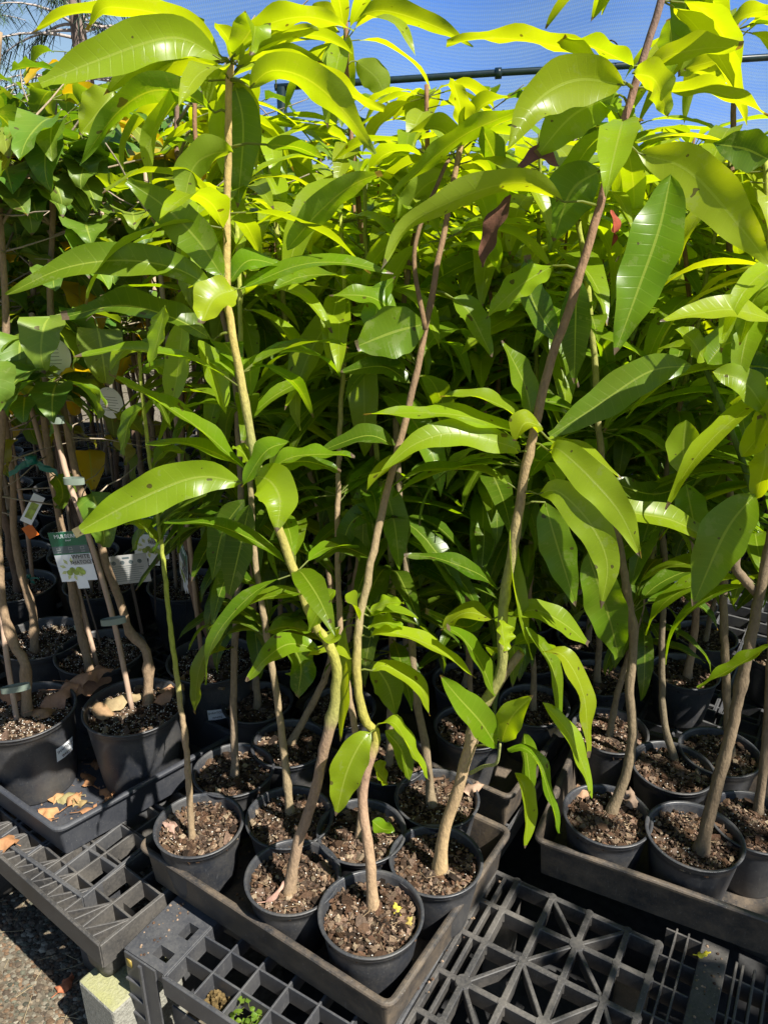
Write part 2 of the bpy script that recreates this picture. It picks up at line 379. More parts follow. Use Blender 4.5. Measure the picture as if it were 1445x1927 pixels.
# ------------------------------------------------------------------ leaves
OLD = (.062, .135, .007); MID = (.128, .235, .007); YNG = (.215, .325, .010); YEL = (.265, .355, .012); DRK = (.022, .075, .010)
TINTS = {'o': OLD, 'm': MID, 'y': YNG, 'Y': YEL, 'd': DRK, 'b': (.16, .07, .04), 'p': (.13, .05, .06), 'g': (.60, .42, .02)}
def prof_mango(t):
    a = max(0., min(1., t)); return (math.sin(math.pi * a ** .80) ** .92) * (1 - .08 * a)
def prof_blunt(t):
    a = max(0., min(1., t)); return max(.0, (math.sin(math.pi * min(a, .95) ** .88) ** .75))
def prof_broad(t):
    a = max(0., min(1., t)); return (math.sin(math.pi * (a ** .55)) ** .75) * (1.0 - .1 * a)
def blade(g, mid, side_fn, half, prof, fold=.25, wave=.06, tint=MID, tip=1., nc=4, freq=3.2, ph=0, rnd=random, holes=False):
    n = len(mid) - 1; vs = []; us = []; cs = []
    for i, p in enumerate(mid):
        t = i / n; T = (mid[min(i + 1, n)] - mid[max(i - 1, 0)]).normalized()
        S = side_fn(i, T); S = (S - T * S.dot(T)).normalized(); Nn = S.cross(T).normalized(); 
        if False: pass
        h = half * prof(t) + .0004
        for j in range(nc + 1):
            s = -1 + 2 * j / nc; e = abs(s)
            off = fold * e ** 1.4 * h + wave * half * e * e * math.sin(t * freq * 6.28 + ph + (1.7 if s > 0 else 0))
            hh = h * (1 + .05 * math.sin(t * 21 + ph * 3 + s) * e)
            vs.append(p + S * hh * s + Nn * off); us.append((s, t, 0)); cs.append((*tint, tip))
    fs = [(i * (nc + 1) + j, i * (nc + 1) + j + 1, (i + 1) * (nc + 1) + j + 1, (i + 1) * (nc + 1) + j) for i in range(n) for j in range(nc)]
    g.add(vs, fs, cs, us)
def jit(t, rnd, a=.22):
    f = 1 + rnd.uniform(-a, a); q = 1 + rnd.uniform(-a, a) * .5
    return (t[0] * f * q, t[1] * f, t[2] * f)
CAM = Vector((0, 0, H))
def hero_leaf(g, px, w, Y0, Y1, tint, rnd, stemp=None, under=None, blunt=None, real=.056, n=22):
    "a leaf whose midrib runs through the given points; its blade is tilted so that its real width shows as w"
    k = len(px); pts = [P(u, v, Y=Y0 + (Y1 - Y0) * (i / (k - 1))) for i, (u, v) in enumerate(px)]
    # bow the blade out of its plane a little
    mid = spline(pts, n)
    dep = sum((p - CAM).length for p in pts) / k
    wm = w * .88 / F * dep; rw = max(wm, real * rnd.uniform(.9, 1.08)); r = math.acos(max(min(wm / rw, 1), .36)) if wm < rw else 0
    vm = sum(q[1] for q in px) / k
    if under is None: under = vm < 420 and w < 66
    def side(i, T):
        V = (CAM - mid[i]).normalized(); S0 = T.cross(V).normalized(); B = T.cross(S0)
        best = None
        for sg in (1, -1):
            S = S0 * math.cos(r) + B * math.sin(r) * sg; Nn = S.cross(T)
            if Nn.dot(V) < 0: Nn = -Nn
            sc_ = Nn.z if not under else -Nn.z
            if best is None or sc_ > best[0]: best = (sc_, sg, S, Nn)
        _, sg, S, Nn = best
        if under: Nn = -Nn
        if S.cross(T).dot(Nn) < 0: S = -S
        return S
    first = side(n // 2, (mid[n // 2 + 1] - mid[n // 2 - 1]).normalized())
    memo = [first]
    def side2(i, T):
        s = side(i, T)
        if s.dot(memo[0]) < 0: s = -s
        s = (s * .6 + memo[0] * .8); s = s - T * s.dot(T); s.normalize(); memo[0] = s; return s
    if blunt is None: blunt = rnd.random() < .3
    blade(g, mid, side2, rw / 2, prof_blunt if blunt else prof_mango, rnd.uniform(.12, .34), rnd.uniform(.05, .15), jit(TINTS[tint] if isinstance(tint, str) else tint, rnd, .12), 1. if rnd.random() < .6 else 0., 8, rnd.uniform(1.4, 3.4), rnd.uniform(0, 6), rnd)
    a = pts[0]
    if stemp is not None:
        b = stemp; m_ = (a + b) / 2 + Vector((0, 0, .004)); g.tube([b, m_, a, a.lerp(mid[2], .5)], [.0026, .0018, .0016, .0010], 6, (.20, .24, .05, 0))

def proc_leaf(g, base, az, el, L, half, droop, tint, rnd, prof=prof_mango, pet=.03, n=8, nc=2, curl=0, col_p=(.18, .21, .05, 0), fold=.25, wave=.08, petr=.0014):
    d = Vector((math.cos(az), math.sin(az), 0)); pts = []; p = Vector(base); e = el; q = p + (d * math.cos(e) + Vector((0, 0, math.sin(e)))) * pet
    g.tube([p, q], petr, 5, col_p, cap=False); p = q; pts = [p.copy()]
    tw = rnd.uniform(-.5, .5); yaw = rnd.uniform(-.4, .4) / n; a = az
    for i in range(n):
        e -= droop / n * (1 + .5 * math.sin(i)); a += yaw
        d = Vector((math.cos(a), math.sin(a), 0)); p = p + (d * math.cos(e) + Vector((0, 0, math.sin(e)))) * (L / n); pts.append(p.copy())
    def side(i, T):
        h = Vector((-math.sin(az), math.cos(az), 0)); up = Vector((0, 0, 1)); th = tw * i / n
        return h * -math.cos(th) + up * math.sin(th)
    # orient so that the normal is on the upper side
    def side_up(i, T):
        S = side(i, T); Nn = (S - T * S.dot(T)).cross(T)
        ref = Vector((-math.cos(az) * math.sin(e0), -math.sin(az) * math.sin(e0), 1))
        return S if Nn.dot(ref) > 0 else -S
    e0 = el - droop * .5
    sgn = [None]
    def side3(i, T):
        if sgn[0] is None: sgn[0] = 1 if (side(i, T) - T * side(i, T).dot(T)).cross(T).z > 0 else -1
        return side(i, T) * sgn[0]
    blade(g, pts, side3, half, prof, fold, wave, jit(tint, rnd, .2), 1. if rnd.random() < .5 else 0., nc, rnd.uniform(1.5, 3), rnd.uniform(0, 6), rnd)

def stops_color(k, st):
    out = []
    for i in range(k):
        t = i / (k - 1); a = st[0]; b = st[-1]
        for q in range(len(st) - 1):
            if st[q][0] <= t <= st[q + 1][0]: a, b = st[q], st[q + 1]; break
        f = (t - a[0]) / max(b[0] - a[0], 1e-6); f = max(0, min(1, f)); out.append(tuple(a[1][j] * (1 - f) + b[1][j] * f for j in range(3)) + (0,))
    return out
def stem_colors(k, f0=.35, f1=.55, top=(.27, .29, .045), base=(.22, .165, .10)):
    out = []
    for i in range(k):
        t = i / (k - 1); f = max(0, min(1, (t - f0) / max(f1 - f0, .01))); out.append(tuple(base[j] * (1 - f) + top[j] * f for j in range(3)) + (0,))
    return out
def nodes_radius(k, r0, r1, rnd, knots=()):
    out = []; rings = [rnd.uniform(.05, .97) for _ in range(12)]
    for i in range(k):
        t = i / (k - 1); r = r0 + (r1 - r0) * t ** .7
        for q in rings: r *= 1 + .10 * math.exp(-((t - q) / .007) ** 2)
        if t < .05: r *= 1.0 + .5 * (1 - t / .05)
        for q in knots: r *= 1 + .38 * math.exp(-((t - q) / .012) ** 2)
        out.append(r * (1 + rnd.uniform(-.03, .03)))
    return out

def gen_mango(seed, ht, nwh=8, dens=1.0, lo=.42, r0=.0095):
    "foliage and stem of one sapling, base of the stem at the origin"
    rnd = random.Random(seed); st = MB(); fo = MB()
    lean = (rnd.uniform(-.05, .05), rnd.uniform(-.05, .05)); bend = rnd.uniform(.25, .4) * ht; a = rnd.uniform(0, 6.28)
    ctl = [(0, 0, -.02), (.01 * math.cos(a), .01 * math.sin(a), .12 * ht), (.035 * math.cos(a), .035 * math.sin(a), bend), (lean[0], lean[1], .62 * ht), (lean[0] * 1.5, lean[1] * 1.5, ht)]
    path = spline(ctl, 44); path = [p + Vector((rnd.gauss(0, .0012), rnd.gauss(0, .0012), 0)) for p in path]
    brown = rnd.random() < .6
    st.tube(path, nodes_radius(45, r0 * rnd.uniform(.85, 1.15), .0036, rnd, (rnd.uniform(.2, .3), rnd.uniform(.4, .5), rnd.uniform(.6, .75))), 9, stem_colors(45, .3, .5 if not brown else .95, (.20, .115, .055) if brown else (.22, .25, .045)), bump=.05)
    for wi in range(nwh):
        t = lo + (1 - lo) * ((wi + rnd.uniform(-.25, .25)) / (nwh - 1) if nwh > 1 else 1); t = min(1, max(lo * .9, t)); 
        if wi == nwh - 1: t = 1.
        nl = int(rnd.randint(7, 10) * dens)
        for j in range(nl):
            tt = min(1, t - abs(rnd.gauss(0, .018))); p = path[int(tt * 44)]
            az = rnd.uniform(0, 6.28); L = rnd.uniform(.17, .32) * (.72 if tt < .45 else 1)
            el = rnd.uniform(.1, .9) if tt > .8 else rnd.uniform(-.3, .7); dr = rnd.uniform(.7, 1.9)
            f = (tt - .5) / .5 + rnd.uniform(-.35, .35)
            tint = YEL if f > 1.05 else YNG if f > .55 else MID if f > .05 else OLD
            proc_leaf(fo, p, az, el, L, L * rnd.uniform(.09, .135), dr, tint, rnd, pet=rnd.uniform(.02, .045), n=9, nc=4, wave=.1)
    return st, fo

SER = 9
def gen_mulberry(seed, ht=1.45, leafy=1.0):
    rnd = random.Random(seed); st = MB(); fo = MB(); sk = MB()
    a = rnd.uniform(0, 6.28); ctl = [(0, 0, -.02), (.0, .0, .1), (.03 * math.cos(a), .03 * math.sin(a), .22), (.035 * math.cos(a), .035 * math.sin(a), .5), (rnd.uniform(-.04, .04), rnd.uniform(-.04, .04), 1.0), (rnd.uniform(-.08, .08), rnd.uniform(-.08, .08), ht)]
    path = spline(ctl, 40); path = [p + Vector((rnd.gauss(0, .002), rnd.gauss(0, .002), 0)) for p in path]
    c0 = rnd.choice([(.20, .15, .10), (.26, .20, .14), (.17, .11, .075)])
    st.tube(path, nodes_radius(41, .013, .005, rnd, (.12, .2)), 9, (*c0, 0), bump=.08)
    nb = rnd.randint(7, 10)
    for i in range(nb):
        t = rnd.uniform(.45, 1.0); p = path[int(t * 40)]; az = rnd.uniform(0, 6.28); L = rnd.uniform(.15, .5); el = rnd.uniform(.2, 1.1)
        pts = [p]; q = p.copy(); e = el
        for k in range(7):
            e -= rnd.uniform(-.05, .12); q = q + Vector((math.cos(az) * math.cos(e), math.sin(az) * math.cos(e), math.sin(e))) * L / 7; az += rnd.gauss(0, .12); pts.append(q.copy())
        st.tube(pts, [.0042 - .0028 * k / 7 for k in range(8)], 6, (.24, .20, .14, 0))
        for k in range(1, 8):
            if pts[k].z < .8 and rnd.random() > .25: continue
            for z in range(2):
                if rnd.random() > .6 * leafy: continue
                u = rnd.random(); tint = (.065, .16, .02) if u < .4 else (.12, .22, .02) if u < .78 else (.17, .24, .03) if u < .9 else (.50, .34, .02)
                proc_leaf(fo, pts[k], az + rnd.choice((-1, 1)) * rnd.uniform(.6, 1.6), rnd.uniform(-.3, .6), rnd.uniform(.09, .15), rnd.uniform(.034, .054), rnd.uniform(.6, 1.9), tint, rnd, prof_broad, .03, 9, 6, wave=.14, fold=.3)
    for i in range(14):
        p = path[rnd.randint(14, 34)]; az = rnd.uniform(0, 6.28); L = rnd.uniform(.08, .38); q = p.copy(); pts = [p]; e = rnd.uniform(-.2, .6)
        for k in range(5):
            az += rnd.gauss(0, .25); e += rnd.gauss(0, .15); q = q + Vector((math.cos(az) * math.cos(e), math.sin(az) * math.cos(e), math.sin(e))) * L / 5; pts.append(q.copy())
        st.tube(pts, [.0026 - .0004 * k for k in range(6)], 5, (.30, .24, .18, 0))
        if rnd.random() < .6:
            for z in range(rnd.randint(1, 2)):
                u = rnd.random(); proc_leaf(fo, pts[rnd.randint(2, 5)], az + rnd.uniform(-1.5, 1.5), rnd.uniform(-.5, .3), rnd.uniform(.08, .14), rnd.uniform(.03, .048), rnd.uniform(.8, 2.2), (.55, .36, .02) if u < .4 else (.26, .27, .03) if u < .65 else (.09, .18, .02) if u < .9 else (.22, .11, .05), rnd, prof_broad, .03, 9, 6, wave=.2, fold=.35)
    b = Vector((math.cos(a + .8) * .04, math.sin(a + .8) * .04, -.02)); top = Vector((rnd.uniform(-.03, .03), rnd.uniform(-.03, .03), rnd.uniform(1.1, 1.35)))
    sk.tube([b, b.lerp(top, .5), top], .0065, 7, (.36, .27, .19, 0))
    return st, fo, sk, path, (b, top)

# ------------------------------------------------------------------ pallets (bench) 
Z_DECK = .22
def frame2(o, ang):
    e1 = Vector((math.cos(ang), math.sin(ang))); e2 = Vector((-math.sin(ang), math.cos(ang)))
    return lambda a, b: (o[0] + e1.x * a + e2.x * b, o[1] + e1.y * a + e2.y * b)
def leg_mesh(c, wx, wy, z0, z1, ang, flare=.02):
    g = MB(); f = frame2(c, ang); n = 24; rows = 7; vs = []
    for i in range(rows + 1):
        t = i / rows; z = z0 + (z1 - z0) * t; k = .86 + .14 * t; 
        for j in range(n):
            th = 6.2832 * j / n; x = abs(math.cos(th)) ** .35 * (1 if math.cos(th) > 0 else -1); y = abs(math.sin(th)) ** .35 * (1 if math.sin(th) > 0 else -1)
            q = f(x * wx / 2 * k, y * wy / 2 * k); vs.append((q[0], q[1], z))
    g.add(vs, [(i * n + j, i * n + (j + 1) % n, (i + 1) * n + (j + 1) % n, (i + 1) * n + j) for i in range(rows) for j in range(n)] + [tuple(range(n))[::-1]])
    return g
def pallet(o, ang, A, B, sa, sb, mat_, label, group, wd=.006, depth=.045, diag=False, skirt=.075, legs=True, a0=0, floor=True):
    "deck grid over [a0,A] x [0,B] from corner o; a along e1, b along e2"
    f = frame2(o, ang); r = empty('plastic_pallet', (o[0], o[1], 0)); tag(r, label, 'pallet', group)
    inv = Matrix.Translation((-o[0], -o[1], 0))
    g = MB(); z1 = Z_DECK; na = round((A - a0) / sa); nb = round(B / sb)
    for i in range(na + 1): g.bar(f(a0 + (A - a0) * i / na, .002), f(a0 + (A - a0) * i / na, B - .002), wd, z1 - depth, z1 - .0006)
    for i in range(nb + 1): g.bar(f(a0 + .002, B * i / nb), f(A - .002, B * i / nb), wd, z1 - depth + .001, z1 - .0012)
    if diag:
        for i in range(na):
            for j in range(nb):
                if (i + j) % 2: continue
                x0 = a0 + (A - a0) * i / na; x1 = a0 + (A - a0) * (i + 1) / na; y0 = B * j / nb; y1 = B * (j + 1) / nb
                p, q = ((x0, y0), (x1, y1)) if (i // 1) % 2 == 0 else ((x1, y0), (x0, y1))
                g.bar(f(*p), f(*q), wd * .8, z1 - depth * .8, z1 - .0018)
    g.v = [tuple(inv @ Vector(p)) for p in g.v]; g.build('deck', mat_, r, False)
    s = MB()
    for (p, q) in (((a0 - .004, -.004), (A + .004, -.004)), ((A + .004, -.004), (A + .004, B + .004)), ((A + .004, B + .004), (a0 - .004, B + .004)), ((a0 - .004, B + .004), (a0 - .004, -.004))):
        s.bar(f(*p), f(*q), .006, z1 - skirt, z1 + .001)
    s.v = [tuple(inv @ Vector(p)) for p in s.v]; s.build('skirt', mat_, r, False)
    if legs:
        for (x, y) in ((a0 + .08, .08), (A - .08, .08), (A - .08, B - .08), (a0 + .08, B - .08), ((A + a0) / 2, .08), ((A + a0) / 2, B - .08)):
            c = f(x, y); l = leg_mesh((c[0] - o[0], c[1] - o[1]), .11, .11, GZ + .004, z1 - depth, ang); l.build('leg', mat_, r)
    return r
G_PAL = 'black plastic pallets that make up the bench'
# near left pallet: corner at the front right, deck runs back and to the left
AL = R(-36.8)
fl = frame2((-.589, 1.157), AL)
root = pallet(fl(-.95, 0), AL, .95, .62, .068, .0775, M_PAL, 'weathered grey-black pallet with triangular ribs under the tray of big pots', G_PAL, .0055, .05, False, .062, False)
# triangular bracing along its front edge and the rounded corner post
g = MB(); inv = Matrix.Translation((-root.location.x, -root.location.y, 0)); f = frame2((root.location.x, root.location.y), AL)
for i in range(13):
    x = .95 - .068 * i
    g.bar(f(x - .003, .0775), f(x - .032, .003), .0045, Z_DECK - .04, Z_DECK - .0022); g.bar(f(x - .003, .0775), f(x - .062, .003), .0045, Z_DECK - .04, Z_DECK - .0028)
g.v = [tuple(inv @ Vector(p)) for p in g.v]; g.build('rib', M_PAL, root, False)
for a_, b_ in ((.899, .050), (.899, .40), (.30, .06)):
    c = f(a_, b_); l = leg_mesh((c[0] - root.location.x, c[1] - root.location.y), .095, .10, .098 if (a_ > .8 and b_ < .1) else GZ + .004, Z_DECK - .02, AL); l.build('leg', M_PAL, root)
# middle pallet with square cells, corner plate and handle slots
AM = R(-31)
fm = frame2((-.535, 1.145), AM)
rm = pallet((-.535, 1.145), AM, .56, .60, .0735, .0545, M_PAL2, 'dark pallet with square cells and a smooth corner plate in front', G_PAL, .0045, .045, False, .05, False, a0=.118)
g = MB(); inv = Matrix.Translation((.535, -1.145, 0))
def plate(g, f, x0, y0, x1, y1, holes, z0, z1, rad=.018):
    "a flat plate with rectangular holes: cut into bars"
    xs = sorted({x0, x1} | {h[0] for h in holes} | {h[2] for h in holes}); ys = sorted({y0, y1} | {h[1] for h in holes} | {h[3] for h in holes})
    for i in range(len(xs) - 1):
        for j in range(len(ys) - 1):
            cx = (xs[i] + xs[i + 1]) / 2; cy = (ys[j] + ys[j + 1]) / 2
            if any(h[0] < cx < h[2] and h[1] < cy < h[3] for h in holes): continue
            q = [f(xs[i], ys[j]), f(xs[i + 1], ys[j]), f(xs[i + 1], ys[j + 1]), f(xs[i], ys[j + 1])]
            g.add([(p[0], p[1], z1) for p in q], [(0, 1, 2, 3)])
    for (a, b, c, d) in [(x0, y0, x1, y1)] + list(holes):
        q = [f(a, b), f(c, b), f(c, d), f(a, d)]
        vs = [(p[0], p[1], z) for z in (z0, z1) for p in q]; g.add(vs, [(i, (i + 1) % 4, 4 + (i + 1) % 4, 4 + i) for i in range(4)])
plate(g, fm, 0, 0, .118, .30, [(.058, .020, .098, .045), (.070, .080, .098, .115), (.020, .17, .09, .21)], Z_DECK - .03, Z_DECK)
g.v = [tuple(inv @ Vector(p)) for p in g.v]; g.build('corner_plate', M_PAL2, rm, False)
g = MB()
g.v = []; q = [fm(.004, -.002), fm(.12, -.002)]
g.bar(fm(-.002, .002), fm(-.002, .30), .004, GZ, Z_DECK - .002); g.bar(fm(.002, -.002), fm(.09, -.002), .004, GZ, Z_DECK - .002)
for z in (-.06, -.01, .04, .09, .14):
    g.bar(fm(.0, -.006), fm(.045, -.006), .005, z, z + .006)
g.bar(fm(.045, -.006), fm(.052, -.006), .006, GZ, Z_DECK - .012)
g.bar(fm(.10, .02), fm(.55, .02), .004, GZ, .10)
g.v = [tuple(inv @ Vector(p)) for p in g.v]; g.build('leg', M_PAL2, rm, False)
g = MB(); q = [fm(.008, -.0048), fm(.022, -.0048)]
g.bar(q[0], q[1], .003, .183, .203, (1, 1, 1, 0)); g.v = [tuple(inv @ Vector(p)) for p in g.v]; tag(g.build('sticker', simple('yellow_sticker', (.22, .16, .03), .5)), 'worn yellow sticker').parent = rm
# dirt cup and moss in two cells
for (a, b, nm, cc) in ((.118 + .0715 * 1.5, .0545 * .5, 'caked_dirt', (.10, .07, .03)), (.118 + .0715 * 2.6, .0545 * .5, 'seedling_weed', (.25, .36, .05))):
    c = fm(a, b); r_ = MB(); rnd = random.Random(5)
    if nm == 'caked_dirt':
        for i in range(90):
            p = fm(a + rnd.uniform(-.028, .028), b + rnd.uniform(-.02, .02)); s = rnd.uniform(.003, .007); rr = rnd.uniform(.6, 1.5)
            r_.tube([(p[0], p[1], .175), (p[0] + .002, p[1], .183 + s)], [s, s * .6], 5, (cc[0] * rr, cc[1] * rr, cc[2] * rr, 0))
        tag(r_.build(nm, M_SOIL, None, False), 'clump of brown dirt caked in one cell of the middle pallet', 'dirt')
    else:
        for i in range(26):
            p = fm(a + rnd.uniform(-.025, .025), b + rnd.uniform(-.018, .018)); z = .19 + rnd.uniform(0, .028); az = rnd.uniform(0, 6.28)
            proc_leaf(r_, (p[0], p[1], z), az, .5, .013, .005, .7, (.14, .25, .03), rnd, prof_broad, .008, 4, 2, petr=.0006)
        tag(r_.build(nm, M_LEAF), 'tiny light green weed growing in a cell of the middle pallet', 'weed')
# right pallet with star shaped bracing
AR = R(-31)
rr_ = empty('plastic_pallet', (.145, 1.02, 0)); tag(rr_, 'dark pallet with star shaped bracing and rounded cells in front of the right tray', 'pallet', G_PAL)
f = frame2((.303, 1.318), AR); inv = Matrix.Translation((-.145, -1.02, 0)); g = MB(); z1 = Z_DECK; wd = .0125
As = [0, .083, .166, .249, .312]; Bs = [.0, -.088, -.181, -.285, -.38, -.47]
for a in As: g.bar(f(a, .004), f(a, -.47), wd, z1 - .045, z1 - .0006, dr=.003)
for b_ in Bs: g.bar(f(-.055, b_), f(.312, b_), wd, z1 - .045, z1 - .0012, dr=.003)
g.bar(f(-.055, .004), f(-.055, -.47), .010, z1 - .045, z1 - .0016, dr=.002); g.bar(f(-.028, .004), f(-.028, -.47), .008, z1 - .045, z1 - .0020, dr=.002)
def X(i, j):
    for di, dj in ((1, 1), (1, -1), (-1, 1), (-1, -1)):
        if 0 <= i + di < len(As) and 0 <= j + dj < len(Bs): g.bar(f(As[i], Bs[j]), f(As[i + di], Bs[j + dj]), wd * .7, z1 - .036, z1 - .0024 - .0003 * (di + 1), dr=.002)
for i, j in ((2, 1), (0, 3), (2, 3), (4, 3), (1, 5 - 1 + 1), (3, 5)): X(i, j)
for i, a in enumerate(As):
    for j, b_ in enumerate(Bs):
        c = f(a, b_); rad = .017 if (i, j) in ((2, 1), (0, 3), (2, 3)) else .0105
        g.lathe([(rad * .9, -.03), (rad, -.0035), (rad - .002, -.0002), (.0003, -.0002)], 16, (c[0], c[1], z1))
g.v = [tuple(inv @ Vector(p)) for p in g.v]; g.build('deck', M_PAL, rr_, False)
g = MB()
for a in (.338, .362): g.bar(f(a, .06), f(a, -.47), .004, z1 - .05, z1 - .003)
for b_ in (.05, -.02, -.088, -.16, -.24, -.33): g.bar(f(.318, b_), f(.388, b_), .004, z1 - .05, z1 - .0036)
g.bar(f(.415, .06), f(.415, -.50), .052, z1 - .05, z1 - .001)
for a in (.458, .470, .492, .515): g.bar(f(a, .04), f(a, -.50), .005, z1 - .05, z1 - .002)
for b_ in (.0, -.09, -.18, -.27): g.bar(f(.442, b_), f(.53, b_), .004, z1 - .05, z1 - .004)
g.bar(f(.56, .04), f(.56, -.50), .060, z1 - .05, z1 - .0012)
for a in (.60, .64, .68): g.bar(f(a, .04), f(a, -.50), .005, z1 - .05, z1 - .002)
g.v = [tuple(inv @ Vector(p)) for p in g.v]; g.build('slatted_edge', M_PAL, rr_, False)
g = MB()
for a, b_ in ((-.02, -.03), (.28, -.03), (-.02, -.42), (.28, -.42), (.6, -.05)):
    c = f(a, b_); l = leg_mesh((c[0], c[1]), .07, .07, GZ + .004, z1 - .05, AR); l.v = [tuple(inv @ Vector(p)) for p in l.v]; l.build('leg', M_PAL, rr_)
# pallets further back, below the pots
BK = [(-1.55, 1.85, -33), (-.62, 1.98, -33), (.47, 1.66, -33), (.124, 2.53, -33), (1.02, 1.947, -33), (-.77, 3.11, -33), (1.92, 1.36, -33), (.60, 3.26, -33), (1.5, 2.68, -33), (-.30, 3.84, -33), (2.4, 2.1, -33), (-1.25, 2.38, -33), (-2.15, 2.97, -33), (-1.67, 3.69, -33), (-2.6, 3.9, -33), (-1.2, 4.3, -33)]
proto = None
for i, (x, y, a) in enumerate(BK):
    if proto is None:
        proto = pallet((x, y), R(a), 1.05, .85, .105, .095, M_PAL2, 'x', G_PAL, .008, .04, False, .05, True); rt = proto; base_a = a
    else:
        rt = proto.copy(); col.objects.link(rt); rt.location = (x, y, -.0005 * i); rt.rotation_euler = (0, 0, R(a - base_a))
        for ch in proto.children: c = ch.copy(); col.objects.link(c); c.parent = rt
    rt['label'] = 'dark pallet hidden in shade under the rows of pots further back'

# concrete block
g = MB(); c = P(205, 1872, z=.095); M = Matrix.Translation((c.x + .035, c.y + .02, 0)) @ Matrix.Rotation(R(-36), 4, 'Z')
g.box((-.10, -.055, GZ), (.022, .12, .092), M); o = g.build('concrete_block', M_CONC, None, False)
bv = o.modifiers.new('bevel', 'BEVEL'); bv.width = .006; bv.segments = 2
tag(o, 'mossy yellow-green concrete block propping the pallet corner', 'block')

# ------------------------------------------------------------------ trays
def tray(cor, label, mat_, z0=.2225, h=.111, lip=.010, rad=.03, group='shallow black nursery trays'):
    cor = [Vector(c) for c in cor]; n = len(cor); ctr = sum(cor, Vector((0, 0))) / n
    def loop(off):
        out = []
        for i in range(n):
            p, a, b = cor[i], cor[i - 1], cor[(i + 1) % n]; da = (a - p).normalized(); db = (b - p).normalized()
            r0 = rad; 
            for k in range(7):
                t = k / 6; q = (p + da * r0) * (1 - t) ** 2 + p * 2 * t * (1 - t) + (p + db * r0) * t * t; out.append(q)
        m_ = len(out); res = []
        for i in range(m_):
            t = (out[(i + 1) % m_] - out[i - 1]).normalized(); nn = Vector((t.y, -t.x))
            if nn.dot(out[i] - ctr) < 0: nn = -nn
            res.append(out[i] + nn * off)
        return res
    prof = [(-lip - .012, 0), (-lip - .003, h - .010), (-.0005, h - .010), (0, h - .004), (-.002, h - .001), (-.005, h), (-lip + .001, h), (-lip - .003, h - .0015), (-lip - .0055, h - .006), (-lip - .015, .004)]
    r = empty('nursery_tray', (ctr.x, ctr.y, z0)); tag(r, label, 'tray', group)
    g = MB(); L = [loop(o) for o, z in prof]; m_ = len(L[0]); vs = [(p.x - ctr.x, p.y - ctr.y, prof[i][1]) for i, l in enumerate(L) for p in l]
    fs = [(i * m_ + j, i * m_ + (j + 1) % m_, (i + 1) * m_ + (j + 1) % m_, (i + 1) * m_ + j) for i in range(len(prof) - 1) for j in range(m_)]
    fs.append(tuple(range((len(prof) - 1) * m_, len(prof) * m_)))
    g.add(vs, fs); 
    area = sum(cor[i].x * cor[(i + 1) % n].y - cor[(i + 1) % n].x * cor[i].y for i in range(n))
    o = g.build('tray_body', mat_, r, False)
    return r
L1, B1, R1 = [P(*q, z=.333).xy for q in ((255, 1590), (735, 1902), (967, 1560))]
tray([L1, B1, R1, L1 + R1 - B1], 'long black tray with dusty brown sides holding the nearest mango pots', M_TRAY)
c3 = P(1000, 1578, z=.333).xy; e = Vector((.893, -.45)); e_ = Vector((.45, .893))
tray([c3, c3 + e * .75, c3 + e * .75 + e_ * .52, c3 + e_ * .52], 'long black tray with mud-stained front side on the right', M_TRAY)
c2 = P(107, 1566, z=.318).xy; 
tray([c2 + Vector((-.82, .57)) * .62, c2, c2 + Vector((.70, .714)) * .50, c2 + Vector((-.82, .57)) * .62 + Vector((.70, .714)) * .50], 'blue-black tray with brown leaf litter holding two big mulberry pots', M_TRAYB, h=.096)
c4 = Vector((-.262, 1.83)); e = Vector((.831, -.557)); e_ = Vector((.557, .831))
tray([c4, c4 + e * .68, c4 + e * .68 + e_ * .50, c4 + e_ * .50], 'black tray in deep shade directly behind the nearest mango tray', M_TRAY, z0=.2215)

